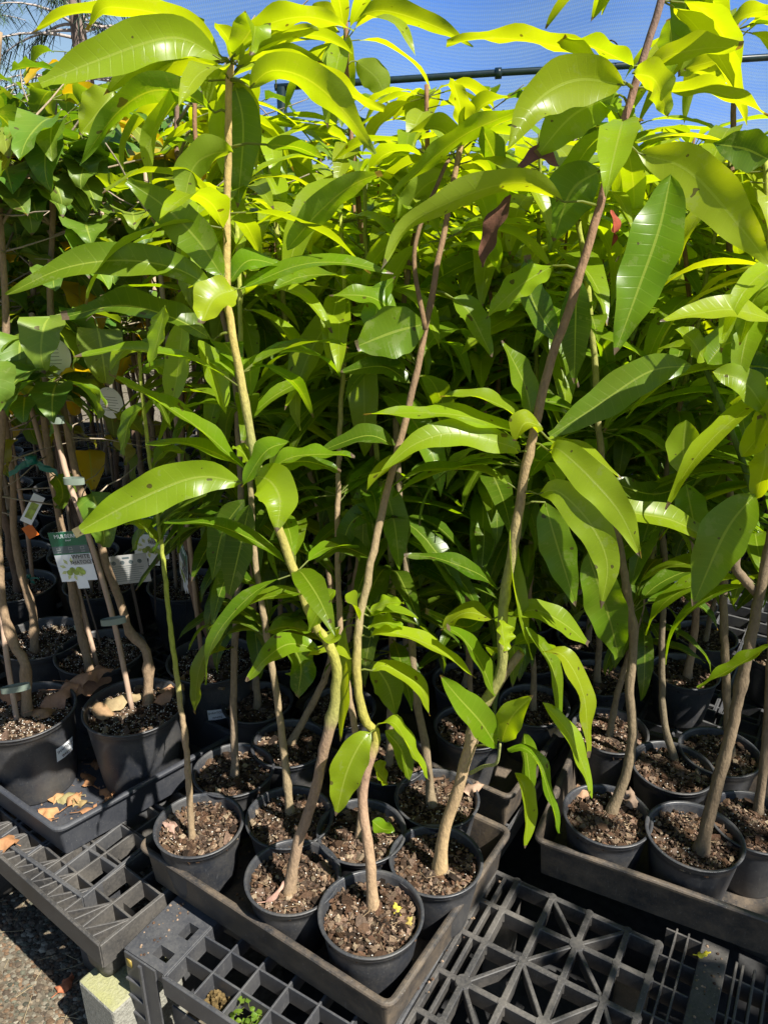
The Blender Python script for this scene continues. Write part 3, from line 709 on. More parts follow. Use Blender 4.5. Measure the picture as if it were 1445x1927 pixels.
# ------------------------------------------------------------------ hero plants
rh = random.Random(21)
def sapling(label, pot_uv, stem_px, Y_top, r0=.011, r1=.0045, s=1., tops=None, leaves=(), branches=(), stem_c=None, cs=None, f=(.25, .45), extra=None, group='potted mango saplings standing in the nearest rows', pot_off=(0, 0), knots=(), brown_top=False, lit=()):
    c = P(*pot_uv, z=.38); c = Vector((c.x + pot_off[0], c.y + pot_off[1], .226)); root = empty('potted_mango_sapling', c); tag(root, label, 'potted tree', group)
    p_ = dress_pot(root, False, s)
    b = P(*stem_px[0], z=.226 + SOIL * s + .004); pts = [b + Vector((0, 0, -.02)), b]; k = len(stem_px)
    L = [0]
    for i in range(1, k): L.append(L[-1] + math.dist(stem_px[i], stem_px[i - 1]))
    for i in range(1, k): pts.append(P(*stem_px[i], Y=b.y + (Y_top - b.y) * (L[i] / L[-1])))
    path = spline(pts, 70); path = [q + Vector((rh.gauss(0, .0006), rh.gauss(0, .0006), 0)) for q in path]
    g = MB(); tc = (.20, .11, .055) if brown_top else (.27, .30, .045)
    g.tube(path, nodes_radius(71, r0, r1, rh, knots), 14, stops_color(71, cs) if cs else stem_colors(71, f[0], f[1], tc, stem_c or (.27, .195, .115)), bump=.035)
    for br, (ra, rb), cc in branches:
        y0 = br[0][2] if len(br[0]) > 2 else None
        bp = spline([P(q[0], q[1], Y=q[2]) for q in br], 24); g.tube(bp, [ra + (rb - ra) * i / 24 for i in range(25)], 10, (*cc, 0), bump=.04)
    g.v = [tuple(Vector(q) - c) for q in g.v]; g.build('stem', M_BARK, root)
    def near(uv):
        bq = min(path, key=lambda q: (math.dist(proj(q), uv))); return bq
    fo = MB()
    for lf in leaves:
        px, w, tint = lf[0], lf[1], lf[2]; d0 = lf[3] if len(lf) > 3 else 0; d1 = lf[4] if len(lf) > 4 else rh.uniform(-.07, .03); pet = lf[5] if len(lf) > 5 else True
        q = near(px[0]); y = q.y
        st = q if (pet and math.dist(proj(q), px[0]) < 95) else None
        hero_leaf(fo, px, w, y + d0, y + d1, tint, rh, st)
    if tops:                                   # filler whorls growing on the same stem: (fraction, number, size)
        for t, nl, L_, tn in tops:
            for j in range(int(nl * 1.5)):
                q = path[min(70, int((t - abs(rh.gauss(0, .01))) * 70))]; az = rh.uniform(.1, math.pi - .1) if rh.random() < (.75 if t > .8 else .93) else rh.uniform(math.pi, 2 * math.pi)
                proc_leaf(fo, q, az, rh.uniform(-.2, .8), L_ * rh.uniform(.8, 1.15), rh.uniform(.019, .029), rh.uniform(.8, 1.7), TINTS[tn], rh, pet=rh.uniform(.02, .045), n=12, nc=4, wave=.1)
    fo.v = [tuple(Vector(q) - c) for q in fo.v]; fo.build('foliage', M_LEAF, root)
    if extra: extra(root, c, path)
    return root, c, path
def proj(q):
    d = q - CAM; dep = d.y * math.cos(PITCH) - d.z * math.sin(PITCH); dn = -d.z * math.cos(PITCH) - d.y * math.sin(PITCH)
    return (722.5 + F * d.x / dep, 963.5 + F * dn / dep)

# A: slim sapling in the leftmost pot
sapling('slim green-tipped sapling in the leftmost pot of the near tray', (375, 1550), [(362, 1578), (350, 1400), (343, 1350), (333, 1270), (318, 1150), (305, 1030), (292, 940), (280, 850), (268, 740), (262, 650)], 1.42, .0078, .0030, f=(.30, .42), knots=(.25,),
  leaves=[([(297, 1020), (268, 992), (235, 985)], 14, 'm'), ([(300, 1015), (325, 965), (360, 945)], 14, 'o'), ([(296, 990), (330, 960), (390, 930)], 18, 'o'), ([(292, 985), (270, 1000), (250, 1035)], 16, 'o'),
   ([(285, 880), (310, 850), (350, 850)], 20, 'm'), ([(275, 760), (245, 790), (230, 860)], 26, 'm'), ([(266, 700), (300, 690), (340, 730)], 24, 'm'), ([(262, 655), (235, 660), (205, 700)], 26, 'y'), ([(263, 660), (290, 640), (300, 600)], 26, 'm'), ([(270, 740), (300, 760), (322, 810)], 26, 'o')])
# B
LB = [
 ([(415,112),(350,74),(290,76),(180,115),(76,157)],72,'y',-.02,-.12), ([(418,118),(350,80),(265,118),(195,180)],60,'Y',.02,.02), ([(418,108),(372,60),(300,27),(230,15),(192,18),(166,58)],34,'Y'),
 ([(385,40),(200,22),(120,30),(58,62)],18,'Y',.05,.05,False), ([(436,112),(430,75),(405,42)],38,'Y'), ([(440,105),(462,72),(480,50),(472,104)],42,'y',-.02,-.07), ([(448,95),(500,48),(580,32),(667,56)],40,'Y',0,-.02),
 ([(448,112),(500,92),(550,62),(600,58)],30,'Y',.03,.05), ([(448,126),(500,112),(600,142),(665,180),(722,208)],34,'Y',0,-.02), ([(470,165),(512,133),(580,150),(650,212),(706,290)],62,'y',-.03,-.08),
 ([(425,125),(410,150),(392,194)],45,'Y',.04,.05), ([(412,118),(360,104),(310,130),(262,168)],58,'Y',.03,.06), ([(405,212),(370,186),(292,170),(222,212),(150,310)],46,'m',0,.02),
 ([(437,285),(400,290),(365,315),(344,388)],60,'y',-.04,-.10), ([(500,272),(560,278),(612,302)],28,'m',0,.02), ([(440,150),(458,240),(447,392)],68,'m',.06,.08), ([(420,522),(375,455),(312,390),(240,340)],74,'m',-.01,-.02),
 ([(405,545),(330,505),(230,490),(120,505),(12,555)],62,'m',-.01,-.08), ([(445,545),(405,560),(380,609)],72,'Y',-.03,-.09), ([(432,530),(470,490),(536,502)],40,'m'), ([(402,640),(330,600),(230,575),(117,598)],48,'o',0,-.05),
 ([(312,575),(302,620),(282,690)],32,'y',-.08,-.10,False), ([(450,545),(560,500),(650,495),(740,514)],30,'m',0,0), ([(540,470),(600,400),(660,350),(718,325)],52,'m',.02,.0,False), ([(345,600),(335,700),(318,782)],52,'y',.05,.05,False),
 ([(375,640),(402,705),(426,779)],50,'y',.03,.03,False), ([(455,908),(370,898),(260,940),(140,1005)],82,'y',-.02,-.10), ([(480,895),(508,905),(527,940),(521,1001)],90,'y',-.03,-.10), ([(545,832),(500,850),(456,917)],42,'m',-.05,-.06,False),
 ([(462,885),(380,810),(290,750),(205,705)],28,'m',0,-.02), ([(458,880),(400,850),(340,833),(275,837)],24,'m',0,.0), ([(470,870),(455,850),(438,840)],30,'y',0,0), ([(500,890),(545,862),(600,855),(668,858)],16,'m',.0,.02), ([(500,885),(570,868),(642,887)],34,'o',.03,.04),
 ([(470,950),(450,1040),(430,1126)],60,'o',.06,.06,False), ([(460,940),(420,1000),(400,1092)],58,'o',.08,.09,False), ([(630,1110),(606,1140),(580,1189)],44,'y',-.03,-.05,False), ([(580,1112),(500,1125),(450,1145),(392,1184)],17,'m',0,-.02),
 ([(598,1222),(545,1212),(500,1240),(464,1283)],46,'m',-.01,-.05), ([(540,1200),(566,1250),(560,1312)],54,'o',.05,.06,False), ([(640,1180),(620,1205),(598,1195)],16,'y')]
sapling('bent sapling with a bright yellow-green stem, second pot from the left in the near tray', (551, 1647), [(545, 1678), (560, 1590), (590, 1500), (612, 1400), (628, 1330), (633, 1250), (614, 1205), (590, 1170), (560, 1090), (530, 1010), (500, 925), (478, 850), (462, 760), (440, 640), (428, 560), (427, 440), (430, 300), (430, 180), (434, 122)], 1.24, .0122, .0048, cs=[(0, (.40, .28, .15)), (.03, (.30, .21, .13)), (.27, (.24, .16, .11)), (.29, (.24, .23, .07)), (.36, (.27, .26, .05)), (.55, (.30, .26, .07)), (.62, (.20, .22, .07)), (.75, (.42, .33, .10)), (1, (.40, .28, .11))], knots=(.285,), leaves=LB, tops=[(.995, 5, .2, 'Y'), (.88, 4, .22, 'y'), (.72, 5, .22, 'm'), (.5, 4, .22, 'm')])
# C
LC = [([(672,1152),(664,1138),(650,1130)],14,'y'), ([(697,1152),(725,1136),(760,1134)],20,'y'), ([(695,1160),(735,1150),(787,1163)],17,'y'), ([(692,1182),(722,1172),(758,1180)],11,'y'), ([(695,1200),(722,1188),(790,1206),(850,1240),(895,1276)],28,'Y'),
 ([(700,1262),(722,1252),(762,1272),(795,1300),(808,1347)],38,'Y'), ([(700,1245),(730,1290),(745,1345)],62,'m',.05,.06), ([(662,1240),(620,1226),(577,1234)],14,'Y'), ([(650,1180),(650,1285),(640,1396)],34,'y',.02,.03), ([(698,1378),(678,1400),(652,1455),(632,1536)],70,'y',-.05,-.10),
 ([(712,1362),(742,1362),(768,1402),(809,1470)],16,'y'), ([(725,1375),(755,1412),(770,1468)],45,'m',.02,.02,False), ([(702,1440),(716,1460),(730,1476)],30,'y',.03,.03,False), ([(722,905),(742,985),(752,1074)],58,'m',.05,.05), ([(775,855),(722,885),(688,926)],20,'Y',-.02,-.06),
 ([(870,255),(866,205),(850,148)],40,'Y'), ([(798,610),(740,625),(670,652)],104,'m',-.02,-.05), ([(850,560),(884,590),(926,672)],50,'m',-.01,-.03), ([(985,205),(880,250),(800,310),(735,368)],38,'y',-.04,-.03,False), ([(868,262),(905,200),(960,180)],30,'Y'), ([(865,268),(820,240),(770,250)],34,'Y'),
 ([(850,330),(800,350),(740,420)],48,'y',.03,.03), ([(700,640),(715,560),(745,520)],52,'m',.06,.08,False), ([(752,600),(700,560),(620,555)],40,'m',.04,.05,False), ([(770,720),(720,690),(640,700)],44,'o',.04,.06), ([(745,840),(690,820),(600,850)],40,'o',.03,.05), ([(720,950),(660,985),(640,1060)],44,'o',.05,.08), ([(700,1050),(640,1030),(590,1060)],40,'o',.06,.08)]
sapling('straight sapling with a knobbly graft and yellow lower stem in the frontmost pot', (698, 1720), [(702, 1706), (694, 1600), (682, 1500), (698, 1420), (710, 1385), (688, 1355), (673, 1290), (675, 1180), (690, 1100), (715, 980), (742, 870), (775, 740), (800, 620), (830, 460), (850, 360), (869, 262)], 1.42, .0108, .0046, s=1.04, cs=[(0, (.36, .25, .14)), (.23, (.27, .17, .12)), (.26, (.28, .26, .045)), (.36, (.27, .23, .06)), (.42, (.30, .24, .12)), (.6, (.22, .15, .09)), (.85, (.20, .12, .07)), (1, (.30, .20, .09))], knots=(.235,), leaves=LC, tops=[(.99, 6, .2, 'Y'), (.9, 5, .22, 'y'), (.75, 5, .24, 'm'), (.55, 4, .22, 'o')],
  branches=[([(800, 620, 1.3), (780, 470, 1.34), (830, 330, 1.38), (845, 300, 1.40)], (.0045, .003), (.16, .10, .05))])
# D
def dead(root, c, path):
    g = MB(); hero_leaf(g, [(962, 368), (932, 425), (908, 503)], 34, 1.26, 1.24, 'b', rh, None, False, True, .05); g.v = [tuple(Vector(q) - c) for q in g.v]; tag(g.build('withered_leaf', M_DRY, root), 'withered pinkish brown hanging leaf with dark spots')
    g = MB(); hero_leaf(g, [(1052, 312), (1015, 294), (972, 320)], 26, 1.36, 1.34, 'p', rh, None, False, False, .04); g.v = [tuple(Vector(q) - c) for q in g.v]; tag(g.build('withered_leaf', M_DRY, root), 'curled purple-brown dying leaf')
    g = MB(); hero_leaf(g, [(1150, 395), (1155, 430), (1149, 470)], 14, 1.3, 1.3, (.30, .06, .03), rh, None, False, False, .03); g.v = [tuple(Vector(q) - c) for q in g.v]; tag(g.build('withered_leaf', M_DRY, root), 'small curled red leaf')
LD = [([(1172,160),(1085,150),(1010,190),(956,279)],92,'Y',-.02,-.10), ([(1165,178),(1080,215),(1010,292)],78,'y',.04,.06), ([(1152,150),(1070,95),(940,72),(840,82)],24,'Y'), ([(1192,125),(1120,90),(1057,73)],20,'y'), ([(1190,138),(1232,152),(1257,222)],54,'Y',-.02,-.08),
 ([(1215,135),(1260,105),(1320,92),(1396,88)],38,'Y',0,0), ([(1225,172),(1340,172),(1448,216)],28,'Y',0,-.02), ([(1200,288),(1290,318),(1370,400),(1452,505)],92,'Y',-.02,-.08), ([(1262,330),(1240,430),(1200,545),(1155,668)],104,'m',-.06,-.14,False), ([(1452,602),(1380,583),(1310,590),(1241,604)],42,'Y',-.05,-.12,False),
 ([(1130,320),(1075,360),(1040,455)],98,'m',.08,.10), ([(905,238),(925,282),(950,346)],44,'m',.1,.1,False), ([(1060,380),(1000,347),(930,350),(830,388),(762,430),(716,507)],52,'Y',-.01,-.08), ([(1040,500),(975,540),(914,599)],54,'y',.02,.0), ([(1085,520),(1082,620),(1080,722)],62,'o',.07,.08),
 ([(1018,803),(988,796),(968,830)],42,'Y',-.04,-.07), ([(990,822),(920,795),(830,778),(684,779)],34,'y',0,-.03), ([(978,850),(955,838),(860,815),(782,835),(718,886)],60,'y',-.01,-.07), ([(985,800),(950,768),(890,745),(828,747)],20,'y'), ([(1032,848),(1052,846),(1112,900),(1166,965),(1206,1051)],74,'Y',-.02,-.12),
 ([(1012,930),(1050,925),(1110,985),(1142,1060),(1130,1146)],74,'y',-.02,-.13), ([(1025,945),(1043,1010),(1083,1141)],74,'m',-.0,-.04), ([(1030,825),(1110,858),(1168,901)],26,'Y'), ([(1120,935),(1180,962),(1260,978),(1320,1008),(1376,1051)],46,'y',.0,.02,False), ([(1105,1040),(1142,1150),(1164,1237)],80,'m',.05,.05,False),
 ([(927,1165),(888,1153),(860,1160),(831,1186)],38,'Y'), ([(943,1166),(946,1195),(951,1229)],34,'Y',-.03,-.06), ([(962,990),(966,1090),(983,1170),(1000,1242)],20,'y',0,-.03), ([(962,1160),(1008,1148),(1062,1175),(1106,1213)],46,'y'), ([(935,1407),(905,1360),(862,1312),(827,1270)],62,'m',-.05,-.09), ([(943,1395),(962,1350),(1002,1308)],58,'y',-.05,-.09),
 ([(955,1412),(985,1408),(1012,1435),(1032,1492),(1053,1568)],22,'m',-.05,-.10,False), ([(968,1455),(985,1480),(992,1530),(988,1597)],30,'y',-.05,-.10,False), ([(985,1380),(992,1430),(1000,1498)],34,'m',.02,.02,False), ([(1020,1322),(1068,1378),(1096,1440),(1114,1502)],32,'y',-.06,-.12,False), ([(1020,1225),(1060,1235),(1098,1310),(1106,1426)],38,'Y',-.05,-.12,False),
 ([(935,1110),(900,1080),(820,1050),(760,1045)],30,'o',.0,.02), ([(930,1130),(880,1180),(800,1150)],30,'o',.05,.05,False), ([(1045,640),(1000,560),(990,480)],54,'o',.05,.06), ([(1000,780),(985,720),(945,640)],50,'m',.02,.03), ([(990,1180),(1040,1260),(1050,1370)],26,'m',-.02,-.05,False), ([(930,1310),(905,1250),(870,1200),(840,1180)],30,'m',-.01,-.03,False)]
sapling('tall sapling with a long slanting stem, right pot of the near tray', (820, 1616), [(827, 1638), (835, 1570), (860, 1490), (885, 1400), (905, 1335), (932, 1290), (944, 1250), (945, 1160), (960, 1060), (985, 900), (1003, 820), (1030, 700), (1070, 580), (1110, 450), (1150, 300), (1185, 190), (1215, 90), (1245, 0), (1265, -70)], 1.30, .0135, .0052, f=(.24, .36), leaves=LD, extra=dead, cs=[(0, (.40, .28, .14)), (.2, (.34, .24, .14)), (.225, (.26, .20, .13)), (.27, (.20, .19, .06)), (.4, (.24, .25, .07)), (.5, (.30, .22, .11)), (.7, (.22, .14, .08)), (.85, (.26, .14, .09)), (1, (.15, .11, .09))], knots=(.215,), tops=[(.88, 4, .24, 'y'), (.99, 6, .22, 'Y'), (.55, 4, .24, 'm'), (.34, 3, .2, 'm')],
  branches=[([(915, 1325, 1.235), (945, 1275, 1.238), (968, 1243, 1.235), (980, 1228, 1.235)], (.0088, .0082), (.22, .17, .10)), ([(885, 1455, 1.2), (910, 1442, 1.17), (934, 1436, 1.15), (941, 1400, 1.14)], (.004, .002), (.28, .30, .10))])
# E F G H: pots just behind
sapling('thin sapling partly hidden behind the frontmost stem in the near tray', (680, 1562), [(676, 1575), (680, 1500), (672, 1400), (655, 1300), (640, 1180), (635, 1000), (640, 800), (650, 600), (640, 400)], 1.6, .0085, .004, f=(.6, .9), tops=[(.4, 5, .2, 'o'), (.6, 6, .24, 'm'), (.78, 7, .24, 'm'), (.9, 6, .24, 'y'), (1, 7, .22, 'Y')],
  leaves=[([(700, 1545), (720, 1560), (742, 1562)], 30, 'm', -.03, -.05, False)])
sapling('sapling with a gently curved brown stem between the two left pots', (545, 1535), [(546, 1530), (535, 1420), (520, 1300), (500, 1180), (480, 1050), (470, 900), (455, 700), (450, 500), (440, 350)], 1.6, .0095, .004, f=(.5, .9), stem_c=(.25, .19, .11), tops=[(.35, 5, .2, 'o'), (.5, 6, .22, 'o'), (.7, 7, .24, 'm'), (.85, 6, .24, 'y'), (1, 6, .2, 'Y')],
  leaves=[([(500, 1190), (540, 1180), (590, 1190)], 30, 'm', -.02, -.03), ([(485, 1100), (440, 1080), (400, 1060)], 26, 'o')])
sapling('sapling with an upright grey stem behind the leftmost near pot', (440, 1447), [(443, 1460), (440, 1300), (446, 1150), (455, 1000), (450, 850), (440, 700), (410, 550), (385, 400), (370, 280), (366, 180)], 1.75, .0095, .0045, f=(.6, .95), stem_c=(.20, .15, .10), brown_top=True, tops=[(.45, 4, .2, 'o'), (.6, 6, .24, 'm'), (.75, 6, .24, 'm'), (.88, 6, .24, 'y'), (1, 7, .24, 'Y')],
  leaves=[([(430, 1222), (395, 1222), (374, 1265), (366, 1342)], 30, 'y', -.03, -.06), ([(250, 345), (215, 350), (180, 330)], 30, 'y', .0, 0, False), ([(215, 172), (195, 200), (150, 254)], 74, 'Y', -.2, -.24, False)])
sapling('sapling with a mottled brown stem in the shaded pot behind the right near pot', (822, 1500), [(812, 1515), (800, 1400), (780, 1300), (775, 1200), (765, 1080), (750, 900), (745, 700), (770, 500), (800, 330), (803, 160)], 1.75, .0105, .0045, f=(.6, .95), stem_c=(.19, .145, .09), brown_top=True, tops=[(.35, 4, .2, 'o'), (.5, 6, .24, 'o'), (.65, 6, .24, 'm'), (.8, 7, .24, 'y'), (.92, 5, .2, 'y'), (1, 8, .15, 'Y')])
# back stems that show
sapling('tall dark-stemmed sapling whose whorl rises behind the yellow stem', (545, 1397), [(548, 1400), (620, 1250), (622, 1100), (600, 960), (575, 850), (555, 720), (538, 600), (525, 480), (512, 350), (500, 255)], 1.85, .010, .0048, f=(.45, .95), brown_top=False, tops=[(.45, 5, .22, 'o'), (.6, 6, .24, 'm'), (.76, 6, .24, 'm'), (.88, 6, .24, 'y'), (1, 8, .22, 'Y')])
sapling('tall dark-stemmed sapling with its topmost whorl cut by the upper edge', (640, 1330), [(642, 1335), (660, 1150), (690, 950), (705, 750), (690, 550), (672, 350), (655, 200), (650, 30)], 1.95, .010, .0050, f=(.45, .95), brown_top=True, tops=[(.45, 5, .22, 'o'), (.6, 6, .24, 'm'), (.75, 6, .24, 'y'), (.86, 5, .2, 'Y'), (.99, 8, .24, 'Y')],
  leaves=[([(655, 40), (720, 20), (820, 50), (890, 88)], 36, 'Y'), ([(648, 30), (600, 30), (640, 60)], 30, 'Y'), ([(670, 115), (710, 150), (728, 195)], 52, 'Y', .02, .02)])

# right tray plants
sapling('thick brown forked sapling leaning right in the largest pot of the right tray', (1312, 1588), [(1318, 1602), (1345, 1490), (1376, 1370), (1402, 1250), (1422, 1150), (1440, 1060), (1470, 900), (1490, 700), (1500, 500)], 1.34, .0150, .006, s=1.04, f=(.8, 1.), stem_c=(.155, .115, .072), pot_off=(.0, .02), knots=(.35,),
  branches=[([(1428, 1120, 1.31), (1395, 1085, 1.30), (1382, 1060, 1.30), (1400, 1000, 1.31), (1418, 930, 1.33)], (.010, .007), (.155, .115, .072)), ([(1415, 925, 1.33), (1390, 850, 1.34), (1355, 760, 1.36), (1325, 690, 1.38)], (.0058, .0045), (.08, .13, .03))],
  leaves=[([(1420,930),(1365,1000),(1302,1141)],94,'m',-.05,-.09,False), ([(1300,688),(1220,700),(1120,765),(1034,821)],74,'m',-.02,-.06,False), ([(1330,685),(1360,650),(1400,640)],70,'m',.0,.02,False), ([(1325,680),(1300,640),(1270,620)],36,'y',0,-.02,False), ([(1340,700),(1400,720),(1450,790)],52,'y',-.02,-.06,False), ([(1395,860),(1440,800),(1452,740)],52,'Y',-.04,-.06,False),
   ([(1420,940),(1440,860),(1430,780)],50,'Y',-.03,-.04,False), ([(1360,700),(1420,690),(1470,700)],60,'d',.02,0,False), ([(1450,1214),(1380,1256),(1311,1294)],18,'m',-.12,-.12,False), ([(1290,790),(1285,850),(1290,905)],66,'y',-.0,-.01,False), ([(1290,910),(1300,960),(1310,1010)],60,'m',.02,.02,False), ([(1310,900),(1230,930),(1130,900)],44,'o',.05,.06,False),
   ([(1445,300),(1400,280),(1340,270)],70,'o',.0,-.02,False),([(1470,520),(1420,560),(1390,650)],50,'m',0,-.03,False)],
  tops=[(.55, 6, .24, 'm'), (.7, 8, .26, 'm'), (.85, 8, .26, 'y'), (1, 9, .24, 'Y')])
sapling('sapling with a rough bent trunk in the left pot of the right tray', (1142, 1532), [(1150, 1527), (1176, 1460), (1190, 1380), (1184, 1300), (1192, 1200), (1180, 1120), (1160, 1000), (1130, 850), (1120, 700), (1100, 500), (1085, 400)], 1.55, .0125, .005, f=(.6, .95), stem_c=(.185, .14, .085), tops=[(.4, 5, .22, 'o'), (.55, 6, .24, 'm'), (.7, 7, .26, 'm'), (.85, 7, .26, 'm'), (1, 8, .24, 'y')], knots=(.36,))
sapling('dark slim sapling, second row of the right tray, beside the bent trunk', (1265, 1442), [(1268, 1428), (1248, 1350), (1245, 1200), (1250, 1080), (1245, 950), (1270, 800), (1300, 650), (1290, 500), (1280, 430)], 1.7, .0095, .0045, f=(.6, .95), stem_c=(.145, .115, .072), brown_top=True, tops=[(.4, 4, .22, 'o'), (.55, 6, .24, 'm'), (.7, 6, .26, 'm'), (.85, 7, .26, 'y'), (1, 8, .24, 'y')])
sapling('sapling with a sunlit swollen base, pot at the right behind the forked one', (1353, 1413), [(1372, 1420), (1368, 1330), (1362, 1200), (1362, 1100), (1372, 950), (1375, 700), (1372, 450), (1378, 250), (1385, 30)], 1.7, .0115, .005, f=(.6, .95), stem_c=(.185, .14, .085), brown_top=True, tops=[(.4, 4, .22, 'o'), (.55, 6, .24, 'm'), (.7, 6, .26, 'y'), (.85, 7, .26, 'Y'), (1, 9, .24, 'Y')])
sapling('sapling with a straight pale lit trunk, far back beside the white label', (1288, 1262), [(1292, 1275), (1305, 1200), (1308, 1130), (1300, 1000), (1310, 800), (1335, 600), (1342, 480)], 2.1, .0120, .005, f=(.7, .95), stem_c=(.30, .20, .125), brown_top=True, tops=[(.5, 6, .24, 'm'), (.7, 7, .26, 'm'), (.85, 7, .26, 'y'), (1, 8, .24, 'Y')])
sapling('sapling cut by the right edge behind the forked one', (1420, 1545), [(1425, 1530), (1440, 1400), (1450, 1200), (1455, 900), (1450, 600), (1440, 300)], 1.5, .0105, .005, f=(.6, .95), stem_c=(.17, .125, .08), tops=[(.5, 6, .24, 'm'), (.7, 7, .26, 'm'), (.85, 7, .26, 'y'), (1, 8, .24, 'Y')],
  leaves=[([(1295, -40), (1290, 30), (1313, 88)], 54, 'm', -.1, -.12, False), ([(1262, 110), (1262, 70), (1258, 35)], 54, 'm', .0, .0, False), ([(1390, 100), (1340, 115), (1285, 130)], 36, 'Y', -.05, -.05, False), ([(1370, 155), (1320, 120), (1275, 140)], 44, 'Y', -.03, -.03, False), ([(1450, 20), (1400, 30), (1340, 75)], 26, 'Y', 0, 0, False)])

# ------------------------------------------------------------------ the other mangoes, in rows behind
V = []
specs = [(1, 1.37), (2, 1.43), (3, 1.30), (4, 1.47), (5, 1.35), (6, 1.27), (8, 1.41)]
for sd, ht in specs:
    st, fo = gen_mango(sd, ht, 11, 1.05, .27)
    V.append((mesh_of(st, 'stem', M_BARK), mesh_of(fo, 'foliage', M_LEAF)))
taken = [o.location.copy() for o in col.objects if o.name.startswith('potted_mango_sapling')]
rp = random.Random(12)
G_BACK = 'potted mango saplings in the rows behind'
placed = []
e1 = Vector((.842, -.54)); e2 = Vector((.54, .842))
for j in range(0, 17):
    for i in range(-16, 18):
        q = Vector((-.02, 1.09)) + e1 * (i * .212 + (.1 if j % 2 else 0)) + e2 * (j * .205)
        x = q.x + rp.uniform(-.012, .012); y = q.y + rp.uniform(-.012, .012)
        if y < 1.5 or y > 4.1 or x > .53 * y + .42 or x > 2.5: continue
        if x < -.36 - .10 * (y - 1.6): continue
        if y > 2.7 and rp.random() < .35: continue
        if x > .3 and y < 1.68 - .25 * (x - .5): continue
        if any((Vector((x, y)) - t.xy).length < .175 for t in taken): continue
        # keep the strip of weed mat at the right partly free
        if 1.15 < x < 1.7 and 2.1 < y < 2.6: continue
        placed.append((x, y)); taken.append(Vector((x, y, 0)))
ORD = ['first', 'second', 'third', 'fourth', 'fifth', 'sixth', 'seventh', 'eighth', 'ninth', 'tenth', 'eleventh', 'twelfth', 'thirteenth', 'fourteenth', 'fifteenth', 'sixteenth', 'seventeenth', 'eighteenth', 'nineteenth', 'twentieth']
for k, (x, y) in enumerate(placed):
    r = empty('potted_mango_sapling', (x, y, .223), rp.uniform(0, 6.28))
    if y < 2.05: lab = 'mango sapling in the shade behind the trays, ' + ORD[sum(1 for q in placed if q[1] < 2.05 and q[0] < x)] + ' from the left of the row'
    elif y < 2.9: lab = 'mango sapling in the middle rows, only leaves and slim stem visible'
    else: lab = 'mango sapling in the rearmost rows, seen as sunlit leaf tops'
    tag(r, lab, 'potted tree', G_BACK if y < 2.05 else 'potted mango saplings in the middle rows' if y < 2.9 else 'potted mango saplings in the rearmost rows')
    r.rotation_euler = (rp.gauss(0, .018), rp.gauss(0, .018), r.rotation_euler.z); dress_pot(r); sm, fm_ = rp.choice(V); a = rp.uniform(0, 6.28)
    add_obj('stem', sm, r, (0, 0, SOIL), a); add_obj('foliage', fm_, r, (0, 0, SOIL), a)

# ------------------------------------------------------------------ mulberries
G_MUL = 'staked mulberry saplings in big pots on the left'
MV = []
for sd in range(4):
    st, fo, sk, path, stk = gen_mulberry(40 + sd, 1.42 + .05 * sd)
    ties_ = []
    for z in (.30, .62, .9):
        q = stk[0].lerp(stk[1], z / 1.2); pz = min(path, key=lambda t: abs(t.z - q.z)); m_ = (q + pz) / 2; d = (pz - q); d.z = 0; L = d.length / 2 + .013; d = d.normalized() if d.length > 1e-4 else Vector((1, 0, 0)); nn = Vector((-d.y, d.x, 0)); tie = MB()
        ring = [m_ + d * L * math.cos(t) + nn * .009 * math.sin(t) for t in [6.2832 * i / 16 for i in range(16)]]
        vs = [p + Vector((0, 0, h_)) for h_ in (-.007, .007) for p in ring]; tie.add(vs, [(i, (i + 1) % 16, 16 + (i + 1) % 16, 16 + i) for i in range(16)]); ties_.append(mesh_of(tie, 'tie', M_TIE))
    MV.append([mesh_of(st, 'stem', M_BARK), mesh_of(fo, 'foliage', M_MUL), mesh_of(sk, 'stake', M_WOOD)] + ties_)
def mulberry(x, y, z, label, v, rz, group=G_MUL, parts=(0, 1, 2, 3, 4, 5)):
    r = empty('potted_mulberry_tree', (x, y, z), rz); tag(r, label, 'potted tree', group); dress_pot(r, True)
    for k, nm in enumerate(('stem', 'foliage', 'stake', 'tie', 'tie', 'tie')):
        if k in parts: add_obj(nm, MV[v][k], r, (0, 0, .195))
    return r
